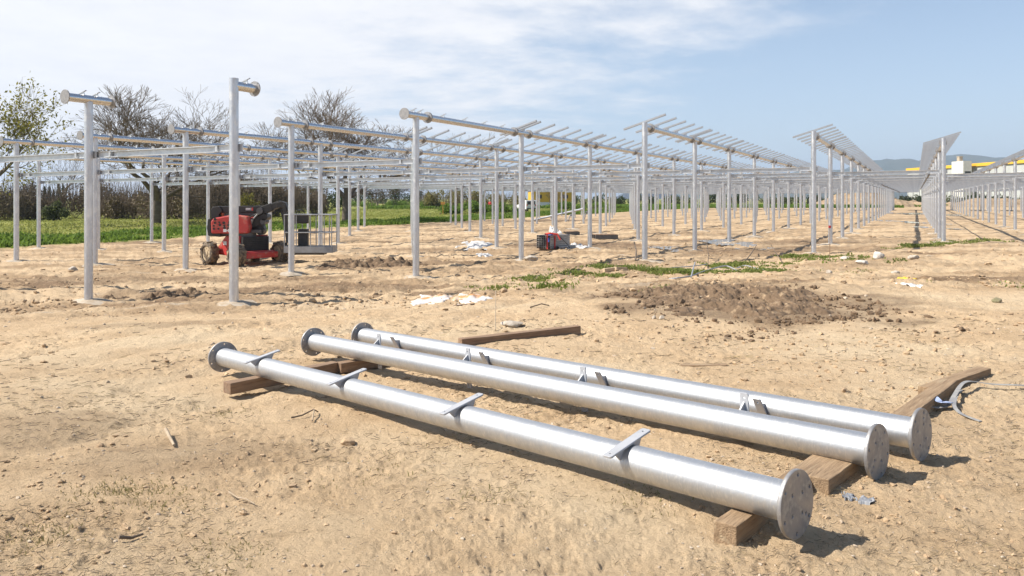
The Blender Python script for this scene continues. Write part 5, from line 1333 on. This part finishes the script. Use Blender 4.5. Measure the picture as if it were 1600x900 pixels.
cl = lambda X, Y: np.clip(.25 + fbm(X * .7, Y * .7, 41, 3) * 2.2, .02, 1)
scatter_lumps('clods', 16000, 395, 1000, .003, .026, 'clod', 'small dry clods of sandy soil strewn over the ground', 'clods', 31, cl)
scatter_lumps('clods', 16000, 340, 490, .006, .034, 'clod', 'larger clods of soil strewn among the posts', 'clods', 32, lambda X, Y: cl(X, Y) * masks(X, Y)[1])
scatter_lumps('pebbles', 4200, 390, 1000, .003, .015, 'pebble', 'pale pebbles strewn over the ground', 'pebbles', 33, None, .7)
def straw(name, n, y0, y1, seed, label, m='straw', lmin=.02, lmax=.11):
    rg_ = np.random.default_rng(seed); X, Y = screen_points(n, y0, y1, rg_)
    k = rg_.random(n) < np.clip(.35 + fbm(X * 1.3, Y * 1.3, 44, 4) * 1.8, .05, 1); X, Y = X[k], Y[k]; n = len(X)
    L = rg_.uniform(lmin, lmax, n) * np.clip(Y / 5, .8, 2); a = rg_.normal(.35, .6, n); w = .0013 * np.clip(Y / 4, .9, 3)
    dx, dy = np.cos(a) * L / 2, np.sin(a) * L / 2
    cx2 = rg_.normal(size=n) * .12 * L
    pts = []
    for t, b in ((-1, 0), (0, 1), (1, 0)):
        px_ = X + dx * t - dy / L * 2 * cx2 * b; py_ = Y + dy * t + dx / L * 2 * cx2 * b
        pz = gzdA(px_, py_) + .004 + .010 * rg_.random(n); pts.append((px_, py_, pz))
    nx_, ny_ = -np.sin(a), np.cos(a); V = []
    for px_, py_, pz in pts:
        V.append(np.stack([px_ - nx_ * w, py_ - ny_ * w, pz], 1)); V.append(np.stack([px_, py_, pz + w * 1.6], 1)); V.append(np.stack([px_ + nx_ * w, py_ + ny_ * w, pz], 1))
    V = np.stack(V, 1).reshape(-1, 3); i = np.arange(n)[:, None] * 9
    Fq = np.concatenate([i + [0, 1, 4, 3], i + [1, 2, 5, 4], i + [3, 4, 7, 6], i + [4, 5, 8, 7]], 0)
    o = bpy.data.objects.new(name, tri_mesh(name, V, Fq, M[m])); link(o); return tag(o, label, 'straw', kind='stuff')
straw('dry_straw', 9000, 480, 1000, 51, 'dry stalks and rootlets strewn over the foreground soil', 'straw', .012, .06)
straw('dry_straw', 6500, 480, 1000, 52, 'dark rootlets strewn over the foreground soil', 'twig', .012, .055)
def in_heap(X, Y):
    gx = (X - ctr.x) / ext; gy = (Y - (y_near + y_far) / 2) / ((y_far - y_near) / 2)
    return sstep(1.45, .55, np.hypot(gx, gy) + fbm(X, Y, 3, 3) * .5)
M['clod_dark'] = mat('damp_clods', (.20, .132, .078), .95, 0, (.125, .082, .047), 4, .5, 50)
scatter_lumps('clods', 30000, 436, 516, .005, .030, 'clod_dark', 'dark clods thrown up on the patch of dug soil', 'clods', 36, lambda X, Y: in_heap(X, Y) * (np.abs(X - ctr.x) < ext * 1.3) * np.clip(.40 + fbm(X * 1.5, Y * 1.5, 71, 3) * 2, .05, 1), .8)
